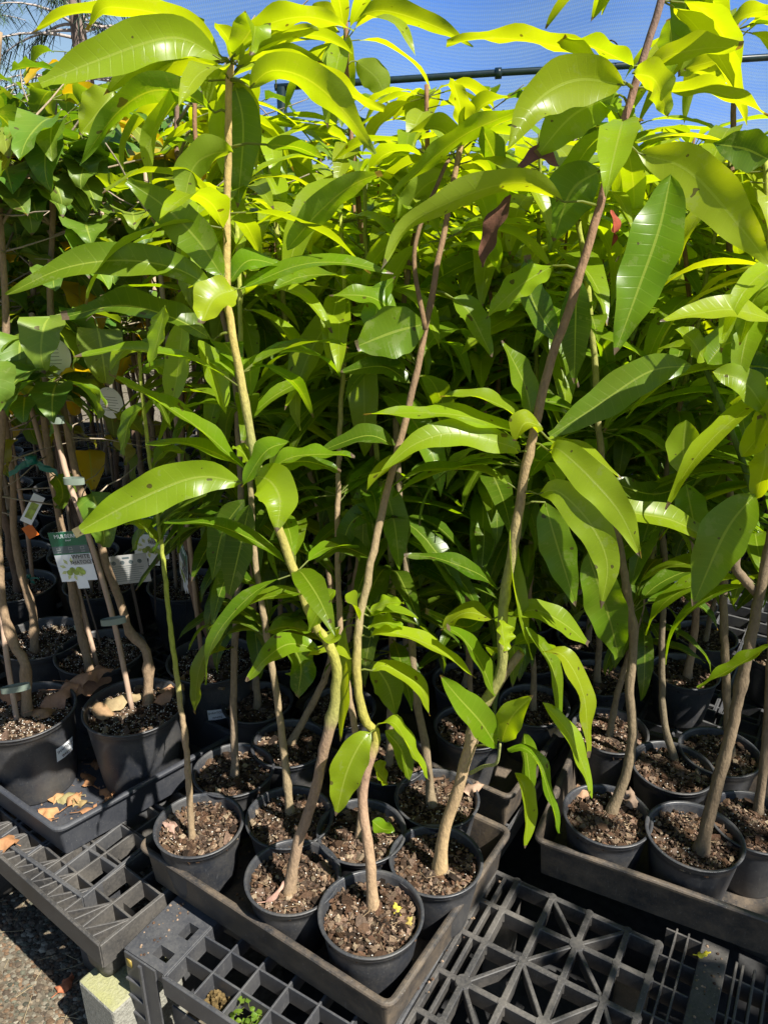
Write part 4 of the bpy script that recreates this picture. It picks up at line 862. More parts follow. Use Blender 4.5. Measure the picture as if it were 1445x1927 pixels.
def hero_mul(label, uv, stems, stake, ties=(), seed=0, leaf_from=.55, Ytop=1.8):
    c = P(*uv, z=.45); c = Vector((c.x, c.y, .2275)); r = empty('potted_mulberry_tree', c); tag(r, label, 'potted tree', G_MUL); p_ = dress_pot(r, True); rnd = random.Random(seed)
    b = P(*stems[0], z=.425); pts = [b - Vector((0, 0, .02)), b] + [P(q[0], q[1], Y=b.y + (Ytop - b.y) * (i + 1) / (len(stems) - 1)) for i, q in enumerate(stems[1:])]
    path = spline(pts, 60); g = MB(); g.tube(path, nodes_radius(61, .0125, .006, rnd, (.08, .16)), 12, (.26, .18, .11, 0), bump=.07); fo = MB()
    for i in range(9):
        p = path[rnd.randint(int(leaf_from * 60), 60)]; az = rnd.uniform(0, 6.28); q = p.copy(); ps = [q.copy()]; e = rnd.uniform(.2, 1.0); L = rnd.uniform(.2, .42)
        for k in range(7):
            az += rnd.gauss(0, .15); e -= rnd.uniform(-.04, .12); q = q + Vector((math.cos(az) * math.cos(e), math.sin(az) * math.cos(e), math.sin(e))) * L / 7; ps.append(q.copy())
            if q.z > 1.22:
              for _ in range(2):
                u = rnd.random(); t = (.065, .16, .02) if u < .4 else (.12, .22, .02) if u < .8 else (.17, .24, .03) if u < .92 else (.5, .33, .02)
                proc_leaf(fo, q, az + rnd.choice((-1, 1)) * rnd.uniform(.6, 1.5), rnd.uniform(-.3, .6), rnd.uniform(.09, .15), rnd.uniform(.036, .056), rnd.uniform(.6, 1.9), t, rnd, prof_broad, .03, 10, 6, wave=.14, fold=.3)
        g.tube(ps, [.004 - .0026 * k / 7 for k in range(8)], 6, (.27, .21, .14, 0))
    for i in range(12):
        p = path[rnd.randint(22, 50)]; az = rnd.uniform(0, 6.28); L = rnd.uniform(.1, .4); q = p.copy(); ps = [p]; e = rnd.uniform(-.2, .4)
        for k in range(5): az += rnd.gauss(0, .25); e += rnd.gauss(0, .12); q = q + Vector((math.cos(az) * math.cos(e), math.sin(az) * math.cos(e), math.sin(e))) * L / 5; ps.append(q.copy())
        g.tube(ps, [.0026 - .0004 * k for k in range(6)], 5, (.32, .26, .19, 0))
        if p.z > .95 and rnd.random() < .8: proc_leaf(fo, q, az, rnd.uniform(-.6, .2), rnd.uniform(.09, .14), rnd.uniform(.034, .05), rnd.uniform(.8, 2.), rnd.choice([(.26, .25, .03), (.10, .19, .02), (.16, .22, .03), (.07, .15, .02), (.10, .19, .02)]), rnd, prof_broad, .03, 10, 6, wave=.2, fold=.35)
    g.v = [tuple(Vector(q) - c) for q in g.v]; g.build('stem', M_BARK, r)
    if fo.v: fo.v = [tuple(Vector(q) - c) for q in fo.v]; fo.build('foliage', M_MUL, r)
    s0 = P(*stake[0], z=.425); n_ = len(stake); sp = [s0 - Vector((0, 0, .02))] + [P(q[0], q[1], Y=s0.y + (Ytop - .02 - s0.y) * (i + 1) / (n_ - 1)) for i, q in enumerate(stake[1:])]
    g = MB(); g.tube(spline(sp, 20), .0068, 8, (.40, .28, .20, 0)); g.v = [tuple(Vector(q) - c) for q in g.v]; g.build('stake', M_WOOD, r)
    for (u0, v0, u1, v1, y) in ties:
        g = MB(); a = P(u0, v0, Y=y - .02); b_ = P(u1, v1, Y=y - .02); m_ = (a + b_) / 2; d = (b_ - a) / 2; nn = Vector((0, .0085, 0))
        ring = [m_ + d * math.cos(t) + nn * math.sin(t) for t in [6.2832 * i / 20 for i in range(20)]]
        g.add([p + Vector((0, 0, h_)) - c for h_ in (-.008, .008) for p in ring], [(i, (i + 1) % 20, 20 + (i + 1) % 20, 20 + i) for i in range(20)]); g.build('tie', M_TIE, r)
    return r, c, p_
rl, cl, _ = hero_mul('mulberry in the big pot at the left edge, crinkled brown leaves on its soil', (45, 1337), [(52, 1345), (47, 1245), (34, 1228), (10, 1160), (0, 1080), (-4, 950), (5, 800), (12, 600), (0, 400), (-10, 200), (0, 60)], [(33, 1358), (12, 1225), (-5, 1060), (-30, 800)], ((2, 1300, 58, 1290, 1.58),), 3, .5)
r2, c2_, _ = hero_mul('mulberry tied to a slanting stake, right one of the big pots in the left tray', (253, 1328), [(280, 1325), (279, 1240), (268, 1213), (245, 1190), (226, 1130), (200, 1060), (185, 1000), (155, 930), (135, 850), (110, 700), (95, 560), (100, 400), (90, 250)], [(250, 1337), (215, 1170), (168, 1010), (128, 900), (98, 770), (72, 650), (60, 590)], ((190, 1172, 238, 1165, 1.66), (120, 905, 160, 905, 1.72), (95, 790, 122, 790, 1.74)), 5, .62, 1.85)
hero_mul('mulberry behind the two big left pots with a pale stake beside a thick trunk', (190, 1225), [(171, 1262), (152, 1185), (138, 1115), (110, 960), (85, 800), (70, 650), (60, 480), (50, 300)], [(185, 1254), (160, 1160), (130, 1040), (90, 880), (40, 700)], ((140, 1180, 168, 1176, 1.95),), 8, .6, 2.05)
hero_mul('mulberry far left with a crooked trunk bound by a teal ribbon', (80, 1200), [(66, 1228), (62, 1150), (42, 1085), (27, 1000), (25, 900), (10, 780), (0, 640), (-5, 500)], [(62, 1100), (52, 1000), (30, 880), (5, 720)], (), 9, .6, 2.05)
mp = random.Random(31); mt = [o.location.copy() for o in col.objects if o.name.startswith('potted_mulberry')]
cnt = 0
for j in range(12):
    for i in range(-9, 6):
        x = -.70 + .27 * i + (.13 if j % 2 else 0) + mp.uniform(-.02, .02); y = 1.86 + .25 * j + mp.uniform(-.02, .02)
        if x < -.56 * y - .25 or x > -.38 - .10 * (y - 1.6) - .12 or y > 4.6: continue
        if any((Vector((x, y)) - t.xy).length < .235 for t in mt + taken): continue
        mt.append(Vector((x, y, 0))); cnt += 1
        front = y < 2.2
        mulberry(x, y, .223, ('staked mulberry in a shaded big pot directly behind the two big left pots' if x < -.7 else 'staked mulberry in a shaded big pot behind the weathered grey tag') if front else 'staked mulberry in the crowded rows at the back left', mp.randrange(4), mp.uniform(0, 6.28), 'mulberries of the second row at left' if front else 'mulberries of the back left rows')
for (x, y) in ((-.25, 3.2), (.15, 3.0), (.62, 3.3), (-.55, 2.9), (.35, 4.3), (1.2, 4.4)):
    mulberry(x, y, .223, 'tall mulberry whose broad leaves rise behind the mango tops', mp.randrange(4), mp.uniform(0, 6.28), 'mulberries behind the mangoes')

# ------------------------------------------------------------------ tags
def text(s, size, m, parent, loc, ext=.0002):
    cu = bpy.data.curves.new('t', 'FONT'); cu.body = s; cu.size = size; cu.align_x = 'CENTER'; cu.align_y = 'CENTER'; cu.extrude = ext; cu.resolution_u = 3
    o = bpy.data.objects.new('t', cu); col.objects.link(o)
    me = bpy.data.meshes.new_from_object(o.evaluated_get(bpy.context.evaluated_depsgraph_get())); bpy.data.objects.remove(o)
    me.materials.clear(); me.materials.append(m); q = bpy.data.objects.new('lettering', me); col.objects.link(q); q.parent = parent; q.location = loc
    return q
def rect(g, x0, y0, x1, y1, z0, z1): g.box((x0, y0, z0), (x1, y1, z1))
def face_cam(o, yaw=0, roll=0, tilt=0):
    "upright card whose printed face (+Z of its own) looks towards the aisle"
    o.rotation_euler = (Matrix.Rotation(yaw, 3, 'Z') @ Matrix.Rotation(R(90) + tilt, 3, 'X') @ Matrix.Rotation(roll, 3, 'Z')).to_euler()
G_TAG = 'plant tags hanging in the mulberries'
def card_round(u, v, Y, rad, yaw, label, lines=6):
    p = P(u, v, Y=Y); r = empty('round_tag', p); tag(r, label, 'plant tag', G_TAG); face_cam(r, yaw)
    g = MB(); g.lathe([(0.0001, 0), (rad, 0), (rad, .0012), (.0001, .0012)], 40); g.build('card', M_WHITE, r, False)
    g = MB()
    for i in range(lines): g.box((-rad * .62, rad * (.35 - .17 * i), .0012), (rad * random.uniform(.3, .66), rad * (.35 - .17 * i) + .0011, .0015))
    g.build('small_print', M_GREY, r, False); g = MB(); g.tube([(0, rad * .85, 0), (-.01, rad * 1.1, -.005), (.0, rad * 1.3, -.03)], .002, 6); g.build('loop', M_WIRE, r)
card_round(93, 672, 1.72, .047, R(10), 'round white tag, the larger one, under a teal ribbon')
card_round(208, 758, 2.0, .042, R(-20), 'round white tag behind a brown trunk, lit by the sun')
def mul_tag(u, v, Y, yaw, roll, label, w=.096, h=.135):
    p = P(u, v, Y=Y); r = empty('plant_tag', p); tag(r, label, 'plant tag', G_TAG); face_cam(r, yaw, roll)
    g = MB(); rect(g, -w / 2, -h / 2, w / 2, h / 2, 0, .001); g.build('card', M_WHITE, r, False)
    g = MB(); rect(g, -w / 2, h * .22, w / 2, h / 2, .001, .0014); rect(g, -w / 2, h * .05, w / 2, h * .075, .001, .0014); g.build('header', M_GREEN, r, False)
    g = MB(); rect(g, -w / 2, h * .075, w / 2, h * .22, .001, .0016)
    g.build('icon_band', M_GREY, r, False)
    g = MB()
    for i in range(3):
        x = -w * .33 + i * w * .33; y = h * .165
        for (a, b, c, d) in ((x - .005, y - .004, x + .005, y - .003), (x - .005, y + .003, x + .005, y + .004), (x - .005, y - .003, x - .004, y + .003), (x + .004, y - .003, x + .005, y + .003), (x - .005, y - .010, x + .005, y - .0085)): rect(g, a, b, c, d, .0016, .0019)
    g.build('icons', M_PALEGREY, r, False)
    text('MULBERRY', h * .105, M_WHITE, r, (0, h * .41, .0016)); text('dwarf', h * .05, M_WHITE, r, (0, h * .33, .0016))
    g = MB(); rnd = random.Random(2)
    for i in range(9):
        a = 6.28 * i / 9; x = -w * .12 + math.cos(a) * w * .15; y = -h * .25 + math.sin(a) * h * .11; l = w * .17
        vs = [(x, y, .0013 + i * .00005)] + [(x + math.cos(a + q) * l * s_, y + math.sin(a + q) * l * s_, .0013 + i * .00005) for q, s_ in ((-.5, .6), (0, 1.1), (.5, .6))]; g.add(vs, [(0, 1, 2, 3)])
    g.build('printed_picture', M_BLADE, r, False)
    g = MB(); 
    for i in range(5):
        x = -w * .2 + i * w * .09; y = -h * .32 + (i % 2) * h * .05; g.lathe([(.0001, 0), (.008, 0), (.0001, .0001)], 10, (x, y, .002 + i * .00005))
    g.build('printed_fruit', M_SHOOT, r, False)
    g = MB(); rect(g, -w * .02, -h * .17, w * .47, h * .04, .0018, .0021); g.build('name_label', M_PALEGREY, r, False)
    text('WHITE', h * .115, M_INK, r, (w * .22, -h * .01, .0023)); text('SHATOOT', h * .10, M_INK, r, (w * .22, -h * .12, .0023))
    g = MB(); rect(g, -w * .1, -h * .66, w * .22, -h * .5, 0, .001); g.build('tab', M_WHITE, r, False)
    g = MB(); g.box((w * .03, -h * 1.9, -.002), (w * .08, -h * .5, -.0005)); g.build('tag_stem', M_WIRE, r, False)
    return r
mul_tag(138, 1047, 1.74, R(-6), R(7), 'green and white mulberry tag reading WHITE SHATOOT, hanging lowest at left')
mul_tag(286, 1010, 2.0, R(4), R(-5), 'green and white mulberry tag half hidden behind a slim green stem')
mul_tag(346, 1062, 1.9, R(-64), R(-16), 'green and white mulberry tag seen nearly edge-on')
p = P(242, 1071, Y=1.85); r = empty('plant_tag', p); tag(r, 'grey weathered tag covered in small print, turned backwards on a black stake', 'plant tag', G_TAG); face_cam(r, R(6), R(4))
g = MB(); rect(g, -.054, -.042, .054, .042, 0, .001); g.build('card', M_PALEGREY, r, False); g = MB(); rnd = random.Random(1)
for i in range(8):
    rect(g, -.045, .010 - i * .0062, rnd.uniform(.02, .046), .0112 - i * .0062, .001, .0014)
for i in range(4): g.lathe([(.0001, 0), (.006, 0), (.006, .0003), (.0035, .0003), (.0035, 0)], 16, (-.034 + i * .0225, .021, .001))
rect(g, -.01, .031, .008, .036, .001, .0014); g.build('small_print', M_GREY, r, False); g = MB(); g.box((-.004, -.20, -.003), (.004, -.035, -.0005)); g.build('tag_stem', M_WIRE, r, False)
def ribbon(u, v, Y, s, m, label, seed, nm='plastic_ribbon', cat='ribbon'):
    p = P(u, v, Y=Y); rnd = random.Random(seed); g = MB()
    for k in range(4):
        a = rnd.uniform(0, 6.28); q = Vector((0, 0, 0)); vs = []
        for i in range(6):
            q = q + Vector((math.cos(a) * s * .4, rnd.uniform(-.2, .2) * s, -abs(math.sin(a)) * s * .45)); a += rnd.uniform(-1, 1); vs += [q + Vector((0, 0, s * .22)), q - Vector((0, 0, s * .22))]
        g.add(vs, [(2 * i, 2 * i + 1, 2 * i + 3, 2 * i + 2) for i in range(5)])
    g.tube([(0, 0, s * .5), (0, 0, -s * .2)], s * .5, 8)
    o = g.build(nm, m, None, loc=p); tag(o, label, cat, 'ribbons tied round the mulberry trunks' if cat == 'ribbon' else None)
ribbon(62, 627, 1.72, .022, M_TEAL, 'teal plastic ribbon above the larger round tag', 1)
ribbon(60, 868, 1.9, .03, M_TEAL, 'crumpled teal ribbon lower on the left trunks', 2)
ribbon(55, 1085, 2.0, .012, M_TEAL, 'small teal ribbon on the crooked trunk at left', 3)
p = P(62, 958, Y=1.95); r = empty('plant_tag', p); tag(r, 'narrow slanting white tag near the left edge', 'plant tag', G_TAG); face_cam(r, R(10), R(-32)); g = MB(); rect(g, -.016, -.045, .016, .045, 0, .001); g.build('card', M_WHITE, r, False); g = MB(); rect(g, -.010, -.030, .010, .02, .001, .0014); g.build('printed_picture', M_SHOOT, r, False)
p = P(58, 1000, Y=2.1); r = empty('plant_tag', p); tag(r, 'small bright orange tag near the left edge', 'plant tag', G_TAG); face_cam(r, R(10), R(25)); g = MB(); rect(g, -.016, -.02, .016, .02, 0, .001); g.build('card', M_ORANGE, r, False)
# stickers on pots
def sticker_on(root, c, uv, zc, rad0, w, h, lines, label):
    q = P(*uv, z=zc); d = Vector((q.x - c.x, q.y - c.y, 0)).normalized(); p = d * rad0 + Vector((0, 0, zc - c.z))
    s = bpy.data.objects.new('sticker', None)
    g = MB(); k = 8; vs = []; az0 = math.atan2(d.y, d.x)
    for z in (-h / 2, h / 2):
        for i in range(k + 1): a = az0 + (i / k - .5) * w / rad0; rr_x = rad0 + z * .14; vs.append((rr_x * math.cos(a), rr_x * math.sin(a), zc - c.z + z))
    g.add(vs, [(i, i + 1, k + 2 + i, k + 1 + i) for i in range(k)]); o = g.build('sticker', M_WHITE, root); o['label'] = label
    for i, t in enumerate(lines):
        q = text(t, h * .24, M_INK, o, (0, 0, 0)); yaw = az0 + R(90)
        q.location = d * (rad0 + .0028) + Vector((0, 0, zc - c.z + h * (.22 - .44 * i))); q.rotation_euler = (Matrix.Rotation(yaw, 3, 'Z') @ Matrix.Rotation(R(90 - 8), 3, 'X')).to_euler()
sticker_on(rl, cl, (138, 1415), .365, .1215, .055, .042, ['SHAHTOOT', 'WHITE'], 'white name sticker')
# pot with the SHAHTOOT WHITE label in the shade
c = P(400, 1240, z=.45)
r = empty('potted_mulberry_tree', (c.x, c.y, .2275)); tag(r, 'mulberry in a shaded big pot with a SHAHTOOT WHITE sticker on its side', 'potted tree', G_MUL); dress_pot(r, True)
for k, nm in ((0, 'stem'), (2, 'stake'), (3, 'tie'), (4, 'tie')): add_obj(nm, MV[1][k], r, (0, 0, .195), 1.)
sticker_on(r, Vector((c.x, c.y, .2275)), (408, 1332), .345, .1195, .05, .036, ['SHAHTOOT', 'WHITE'], 'white SHAHTOOT WHITE name sticker')

# ------------------------------------------------------------------ fallen leaves
def dry(u, v, z, L, tint, label, seed, az=None, curl=2.2, prof=prof_broad, half=.02, name='fallen_leaf', group='dry fallen leaves'):
    rnd = random.Random(seed); p = P(u, v, z=z); g = MB(); az = rnd.uniform(0, 6.28) if az is None else az
    pts = []; e = rnd.uniform(.3, .9); q = Vector((0, 0, .004)); a = az
    for i in range(13):
        pts.append(q.copy()); q = q + Vector((math.cos(a) * math.cos(e), math.sin(a) * math.cos(e), math.sin(e))) * L / 12; e -= curl / 12; a += rnd.uniform(-.15, .25)
        q.z = max(q.z, .003)
    blade(g, pts, lambda i, T: Vector((-math.sin(az), math.cos(az), .25 * math.sin(i * .9))), half, prof, .75, .3, tint, 0, 8, 2.4, rnd.uniform(0, 6), rnd)
    g.tube([pts[0], pts[0] - Vector((math.cos(az), math.sin(az), -.2)) * L * .3], .001, 5, (*tint, 0))
    o = g.build(name, M_DRY, None, loc=p); tag(o, label, 'leaf', group)
LIT = random.Random(8)
BR = (.33, .165, .075); B2 = (.26, .13, .06)
dry(30, 1590, .225, .075, BR, 'light brown leaf with a curled stalk on the left pallet edge', 1, 2.6, 1.2, half=.026)
dry(128, 1520, .229, .10, BR, 'curled orange-brown leaf in the left tray, nearest its corner', 2, 1.2, 3.6, half=.014)
dry(152, 1530, .229, .08, B2, 'crumpled brown leaf standing on edge in the left tray', 3, .4, 3.0, half=.018)
dry(175, 1480, .229, .10, BR, 'pale brown leaf with upturned rim in the left tray', 4, 2.4, 2.2, half=.02)
dry(100, 1545, .229, .05, B2, 'flat brown leaf in the corner of the left tray', 5, 3.4, .8, half=.015)
dry(200, 1510, .229, .03, BR, 'small round brown leaf at the rim side of the left tray', 6, 1., 1.4, half=.012)
dry(170, 1440, .229, .05, B2, 'dark brown leaf deep between the two big left pots', 7, .2, 1., half=.02)
dry(110, 1300, .435, .16, (.36, .19, .11), 'large crinkled brown leaf on the soil of the leftmost pot', 8, .35, 1.4, half=.042)
dry(75, 1335, .435, .14, (.38, .20, .12), 'crinkled pinkish brown leaf at the front of the leftmost pot', 9, .9, 1.2, half=.038)
dry(130, 1285, .445, .13, (.34, .18, .1), 'folded brown leaf overhanging the rim of the leftmost pot', 10, .15, 1.3, half=.034)
dry(290, 1325, .435, .10, (.40, .22, .13), 'brown leaf on the soil of the second big left pot', 11, .7, 1.4, half=.022)
dry(110, 1870, GZ + .008, .06, (.38, .13, .06), 'rust red leaf lying on the gravel beside the shadow', 12, 1.1, 1.6, half=.018)
dry(340, 1560, .362, .05, (.30, .19, .14), 'shredded pinkish leaf curled in the leftmost near pot', 13, 2.2, 1.6, prof_mango, .008)
dry(328, 1572, .362, .06, (.34, .22, .17), 'torn brown leaf against the rim of the leftmost near pot', 14, 1.9, .9, prof_mango, .009)
dry(500, 1700, .362, .055, (.40, .24, .18), 'pinkish leaf hanging over the rim of the second near pot', 15, .3, .7, half=.008)
dry(752, 1722, .364, .026, (.45, .37, .05), 'yellow leaf scrap in the frontmost pot', 16, 1.9, .7, half=.009)
dry(760, 1745, .364, .026, (.34, .26, .07), 'duller brownish yellow scrap below the yellow one in the frontmost pot', 17, .3, .9, half=.009)
dry(1310, 1800, .235, .03, (.75, .60, .04), 'yellow leaf scrap on the slats under the right tray', 18, 0., .5, half=.006)
dry(1095, 1505, .362, .05, (.30, .18, .11), 'crumpled brown leaf left of the trunk in the right tray pot', 19, 1.2, 1.5, half=.016)
dry(1175, 1520, .362, .06, (.24, .17, .12), 'grey-brown leaf right of the trunk in the right tray pot', 20, .4, 1.2, half=.018)
dry(1170, 1508, .366, .05, (.22, .16, .12), 'curled grey leaf by the rim of the right tray pot', 21, 1.6, 1.6, half=.016)
dry(870, 1490, .37, .06, (.30, .20, .14), 'curled tan leaf in the shaded pot behind the near tray', 22, .2, 1.6, half=.02)
dry(1170, 1265, .36, .05, (.42, .42, .10), 'pale yellow-green fallen leaf on soil at the back right', 23, .1, .5, half=.016)
dry(1030, 1375, .362, .10, (.35, .24, .18), 'large pale tan leaf leaning in a shaded back pot', 24, -1., .6, prof_mango, .022)

for i, (u, v, lb) in enumerate(((45, 1318, 'brown leaf lying between the stake and trunk of the leftmost pot'), (95, 1350, 'tan leaf at the front rim of the leftmost pot'), (20, 1300, 'small brown leaf behind the stake in the leftmost pot'), (185, 1335, 'dark brown leaf at the left rim of the second big pot'), (215, 1350, 'brown leaf at the front rim of the second big pot'), (318, 1310, 'orange-brown leaf at the right rim of the second big pot'))):
    dry(u, v, .432, LIT.uniform(.08, .13), (.36 * LIT.uniform(.6, 1.1), .19, .10), lb, 40 + i, None, 1.5, half=.03)
for i, (u, v, lb) in enumerate(((92, 1545, 'tiny brown leaf scrap nearest the tray corner'), (148, 1500, 'tan leaf in the middle of the left tray floor'), (190, 1488, 'upright brown leaf scrap close to the right side of the left tray'), (165, 1512, 'twisted brown leaf beside the curled orange-brown one'), (120, 1500, 'brown leaf under the edge of the leftmost big pot'))):
    dry(u, v, .229, LIT.uniform(.06, .10), (.38 * LIT.uniform(.6, 1.1), .20, .09), lb, 60 + i, None, LIT.uniform(1.5, 3.5), half=.024)
g = MB(); rnd = random.Random(15)
def crumb(x, y, z):
    sz = rnd.uniform(.0012, .004); c_ = rnd.choice([(.12, .075, .05), (.06, .04, .03), (.20, .14, .09), (.28, .2, .14)]); a = rnd.uniform(0, 6.28)
    vs = [(x + sz * k_ * math.cos(a + t), y + sz * k_ * math.sin(a + t), z + h_) for h_, k_ in ((0, 1), (sz * .6, .6)) for t in (0, 1.3, 2.5, 3.9, 5.1)]
    g.add(vs, [(q, (q + 1) % 5, 5 + (q + 1) % 5, 5 + q) for q in range(5)] + [(5, 6, 7, 8, 9)], (*c_, 0))
for i in range(500):
    q = L1.lerp(B1, rnd.random()); w_ = R1 - B1; q = q + w_ * rnd.uniform(.05, .95) + (B1 - L1) * 0; crumb(q.x, q.y, .2270)
fq = frame2((-.535, 1.145), AM)
for i in range(30): q = fq(rnd.uniform(.002, .054), rnd.uniform(.005, .16)); crumb(q[0], q[1], Z_DECK + .0005)
for i in range(420): q = c2 + Vector((-.82, .57)) * rnd.uniform(.03, .55) + Vector((.70, .714)) * rnd.uniform(.05, .45); crumb(q.x, q.y, .2272)
fq = frame2((.303, 1.318), AR)
for i in range(70): q = fq(rnd.uniform(.392, .438), rnd.uniform(-.5, .05)); crumb(q[0], q[1], Z_DECK - .0003)
tag(g.build('spilled_potting_mix_crumbs', M_SOIL, None, False), 'crumbs of bark and soil spilled on the trays and pallets', kind='stuff')
# ------------------------------------------------------------------ far things
# shade cloth on its frame
g = MB(); a = P(380, 2, Y=4.6); nx, ny = 60, 16
Lw = P(1100, 330, Y=5.6)
c00 = Vector((-1.95, 5.4, 3.30)); c10 = Vector((-.2, 5.0, 2.25)); 
x0, x1 = -1.35, 4.6
vs = []
for j in range(ny + 1):
    t = j / ny
    for i in range(nx + 1):
        s = i / nx
        top = Vector((-2.2 + s * 6.8, 3.3 - .2 * s, 3.6)); bot = Vector((.05 + s * 4.6, 5.6, 1.55)) if True else None
        p = top.lerp(bot, t); p.z -= .10 * math.sin(math.pi * t) + .05 * math.sin(s * 23 + t * 3) + .03 * math.sin(s * 9); vs.append(p)
g.add(vs, [(j * (nx + 1) + i, j * (nx + 1) + i + 1, (j + 1) * (nx + 1) + i + 1, (j + 1) * (nx + 1) + i) for j in range(ny) for i in range(nx)])
cl_ = g.build('shade_cloth', M_CLOTH); tag(cl_, 'pale blue shade cloth stretched over the back of the nursery', 'shade cloth')
g = MB(); ed = [vs[j * (nx + 1)] for j in range(ny + 1)]; g.tube(spline(ed, 60), .010, 6, bump=.5); o = g.build('edge_cord', simple('blue_grey_cord', (.20, .27, .36), .7)); o.parent = cl_
g = MB(); a = P(640, 157, Y=4.2); b_ = P(1260, 119, Y=4.2); d = (b_ - a); pp = [a - d * .2, a, a.lerp(b_, .5) + Vector((0, 0, .004)), b_, b_ + d * 1.2]
r = empty('frame_pipe', a); tag(r, 'dark green horizontal pipe carrying the shade cloth', 'pipe'); g.tube([q - a for q in pp], .016, 14); g.build('tube', M_PIPE, r)
g = MB(); q = P(937, 138, Y=4.2) - a; g.tube([q - d.normalized() * .015, q + d.normalized() * .015], .025, 14); g.build('pipe_clip', M_PIPE, r)
for k, s_ in ((-.18, 0), (1.35, 0)):
    g = MB(); q = a + d * k; g.tube([Vector((q.x, q.y, GZ)) - a, q - a], .024, 12); g.build('post', M_PIPE, r)
g = MB(); q = P(1150, 122, Y=4.18) - a; pts = [q + Vector((-.045, 0, -.02)), q + Vector((-.05, 0, .05)), q + Vector((-.02, 0, .10)), q + Vector((.02, 0, .08)), q + Vector((.03, 0, .02))]; g.tube(spline(pts, 20), .0035, 6); g.build('wire_hook', M_WIRE, r)
# conifer beyond
def far_tree(x, y, h, label, seed, name='pine_tree', drop=.9, tint=(.03, .055, .03)):
    rnd = random.Random(seed); r = empty(name, (x, y, GZ)); tag(r, label, 'tree'); t = MB(); c = MB(); tw = MB()
    t.tube([(0, 0, 0), (.05, 0, h * .5), (0, 0, h)], [.16, .11, .02], 10, (.16, .12, .10, 0)); 
    for i in range(95):
        z = rnd.uniform(.18, .98) * h; az = rnd.uniform(0, 6.28); L = (1.05 - z / h) * h * .34 * rnd.uniform(.6, 1.1) + .3; pts = []; q = Vector((0, 0, z)); e = rnd.uniform(.0, .5)
        for k in range(7): pts.append(q.copy()); q = q + Vector((math.cos(az) * math.cos(e), math.sin(az) * math.cos(e), math.sin(e))) * L / 6; e -= .12
        t.tube(pts, [.022 - .003 * k for k in range(7)], 5, (.36, .31, .28, 0))
        for k in range(2, 7):
            for m_ in range(9):
                p = pts[k] + Vector((rnd.gauss(0, .06), rnd.gauss(0, .06), 0)); dd = Vector((math.cos(az + rnd.gauss(0, 1)), math.sin(az + rnd.gauss(0, 1)), -drop * rnd.uniform(.2, 1.4))).normalized() * rnd.uniform(.12, .4)
                s_ = dd.cross(Vector((0, 0, 1))).normalized() * rnd.uniform(.004, .011); c.add([p - s_, p + s_, p + dd + s_ * .3, p + dd - s_ * .3], [(0, 1, 2, 3)], (*jit(tint, rnd, .4), 0))
    t.build('trunk', M_BARK, r); c.build('crown', M_DRY, r, False); return r
pt = P(140, 40, Y=11); far_tree(pt.x, 11, 6.2, 'feathery conifer with pale bare twigs beyond the nursery at upper left', 4)
pt = P(-60, 100, Y=14); far_tree(pt.x, 14, 6.0, 'second feathery conifer cut by the left edge', 6)
def bush(x, y, h, w_, seed, label, tint):
    rnd = random.Random(seed); r = empty('garden_shrub', (x, y, GZ)); tag(r, label, 'shrub', 'shrubs beyond the rows'); t = MB(); c = MB()
    for i in range(12):
        a = rnd.uniform(0, 6.28); e = Vector((math.cos(a) * w_ * .4, math.sin(a) * w_ * .4, h * rnd.uniform(.5, .9))); t.tube([(0, 0, 0), e * .5, e], [.02, .012, .005], 6, (.14, .10, .07, 0))
    for i in range(2200):
        a = rnd.uniform(0, 6.28); z = rnd.uniform(.1, 1); rr = w_ * .5 * (1 - (abs(z - .5) * 1.5) ** 2 * .5) * math.sqrt(rnd.random()) * (1 + .25 * math.sin(a * 3 + seed) + .15 * math.sin(z * 9)); p = Vector((rr * math.cos(a), rr * math.sin(a), z * h))
        d = Vector((rnd.gauss(0, 1), rnd.gauss(0, 1), rnd.gauss(0, .6))).normalized(); s_ = d.cross(Vector((rnd.gauss(0, 1), rnd.gauss(0, 1), 1))).normalized() * .02; l = d * rnd.uniform(.05, .09)
        c.add([p, p + l * .5 + s_, p + l, p + l * .5 - s_], [(0, 1, 2, 3)], (*jit(tint, rnd, .35), 0))
    t.build('trunk', M_BARK, r); c.build('crown', M_LEAF, r, False)
for i, (x, y, h_, w_, lb, ti) in enumerate(((-4.6, 8.5, 1.75, 2.2, 'leftmost dark green shrub beyond the mulberry rows', OLD), (-2.9, 9., 1.65, 2.2, 'green shrub beyond the rows, right of the leftmost one', MID), (-1.0, 9, 1.6, 2.3, 'green shrub beyond the rows behind the tall yellow stem', OLD), (1.0, 9.2, 1.55, 2.3, 'light green shrub beyond the middle of the mango rows', MID), (3.0, 8.8, 1.6, 2.3, 'dark shrub beyond the right mango rows', OLD), (5.0, 8.8, 1.6, 2.4, 'rightmost shrub beyond the mango rows', MID))): bush(x, y, h_, w_, 50 + i, lb, ti)
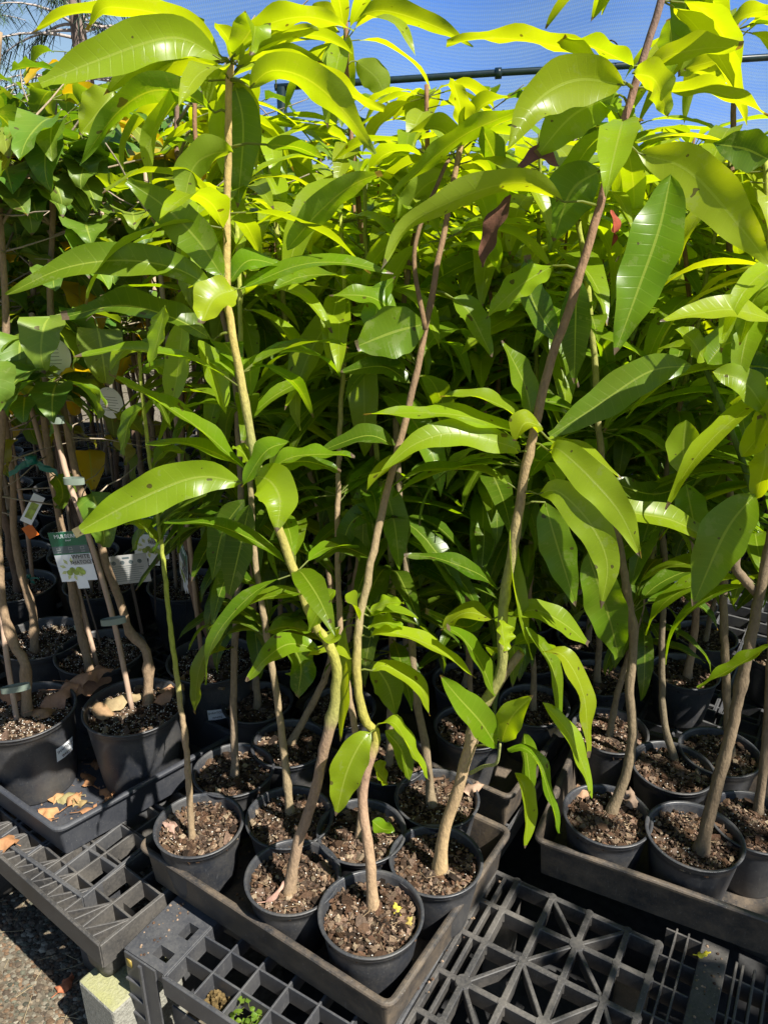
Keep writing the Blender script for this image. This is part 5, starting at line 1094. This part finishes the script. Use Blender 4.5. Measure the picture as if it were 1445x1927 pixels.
# bench rail and white label at the back right
r = empty('metal_bench', (2.0, 3.3, GZ)); tag(r, 'galvanised bench frame glimpsed behind the right rows', 'bench'); g = MB(); g.tube([(-1.2, 0, .72), (1.3, -.25, .72)], .02, 8); g.tube([(-1.2, .5, .72), (1.3, .25, .72)], .02, 8); g.build('rail', M_STEEL, r)
for x, y in ((-1.1, 0), (1.2, -.24), (-1.1, .5), (1.2, .26)): g = MB(); g.tube([(x, y, 0), (x, y, .71)], .018, 8); g.build('leg', M_STEEL, r)
p = P(1285, 1105, Y=2.5); r = empty('plant_tag', p); tag(r, 'blank pale grey label at the back right, between two trunks', 'plant tag'); face_cam(r); g = MB(); rect(g, -.035, -.05, .035, .05, 0, .0015); g.build('card', M_WHITE, r, False)
r = empty('added_shade_tree', (2.62, -.60, GZ)); tag(r, 'added leafy tree, out of view beside the aisle, that throws dappled shade on the right trays', 'tree'); rnd = random.Random(77); t = MB(); c = MB()  # tree added out of view to cast dappled shade on the right trays
t.tube([(0, 0, 0), (.05, .02, 1.4), (0, .1, 2.6), (-.1, .3, 3.7)], [.09, .07, .05, .02], 10, (.16, .12, .09, 0))
for i in range(16):
    a = rnd.uniform(0, 6.28); q = Vector((-.1, .35, 3.35)) + Vector((math.cos(a) * rnd.uniform(.3, .8), math.sin(a) * rnd.uniform(.3, .8), rnd.uniform(-.4, .5))); p0 = Vector((0, .1, 2.5)); t.tube([p0, (p0 + q) / 2 + Vector((0, 0, .08)), q], [.022, .014, .006], 6, (.16, .12, .09, 0))
    for j in range(26):
        p = p0.lerp(q, rnd.uniform(.55, 1.08)) + Vector((rnd.gauss(0, .09), rnd.gauss(0, .09), rnd.gauss(0, .07))); proc_leaf(c, p, rnd.uniform(0, 6.28), rnd.uniform(-.4, .5), rnd.uniform(.10, .17), rnd.uniform(.02, .032), 1., OLD, rnd, n=5, nc=2)
t.build('trunk', M_BARK, r); c.build('crown', M_LEAF, r)
print('mangoes', len(placed), 'mulberries', cnt, 'verts', sum(len(o.data.vertices) for o in scene.objects if o.type == 'MESH'))
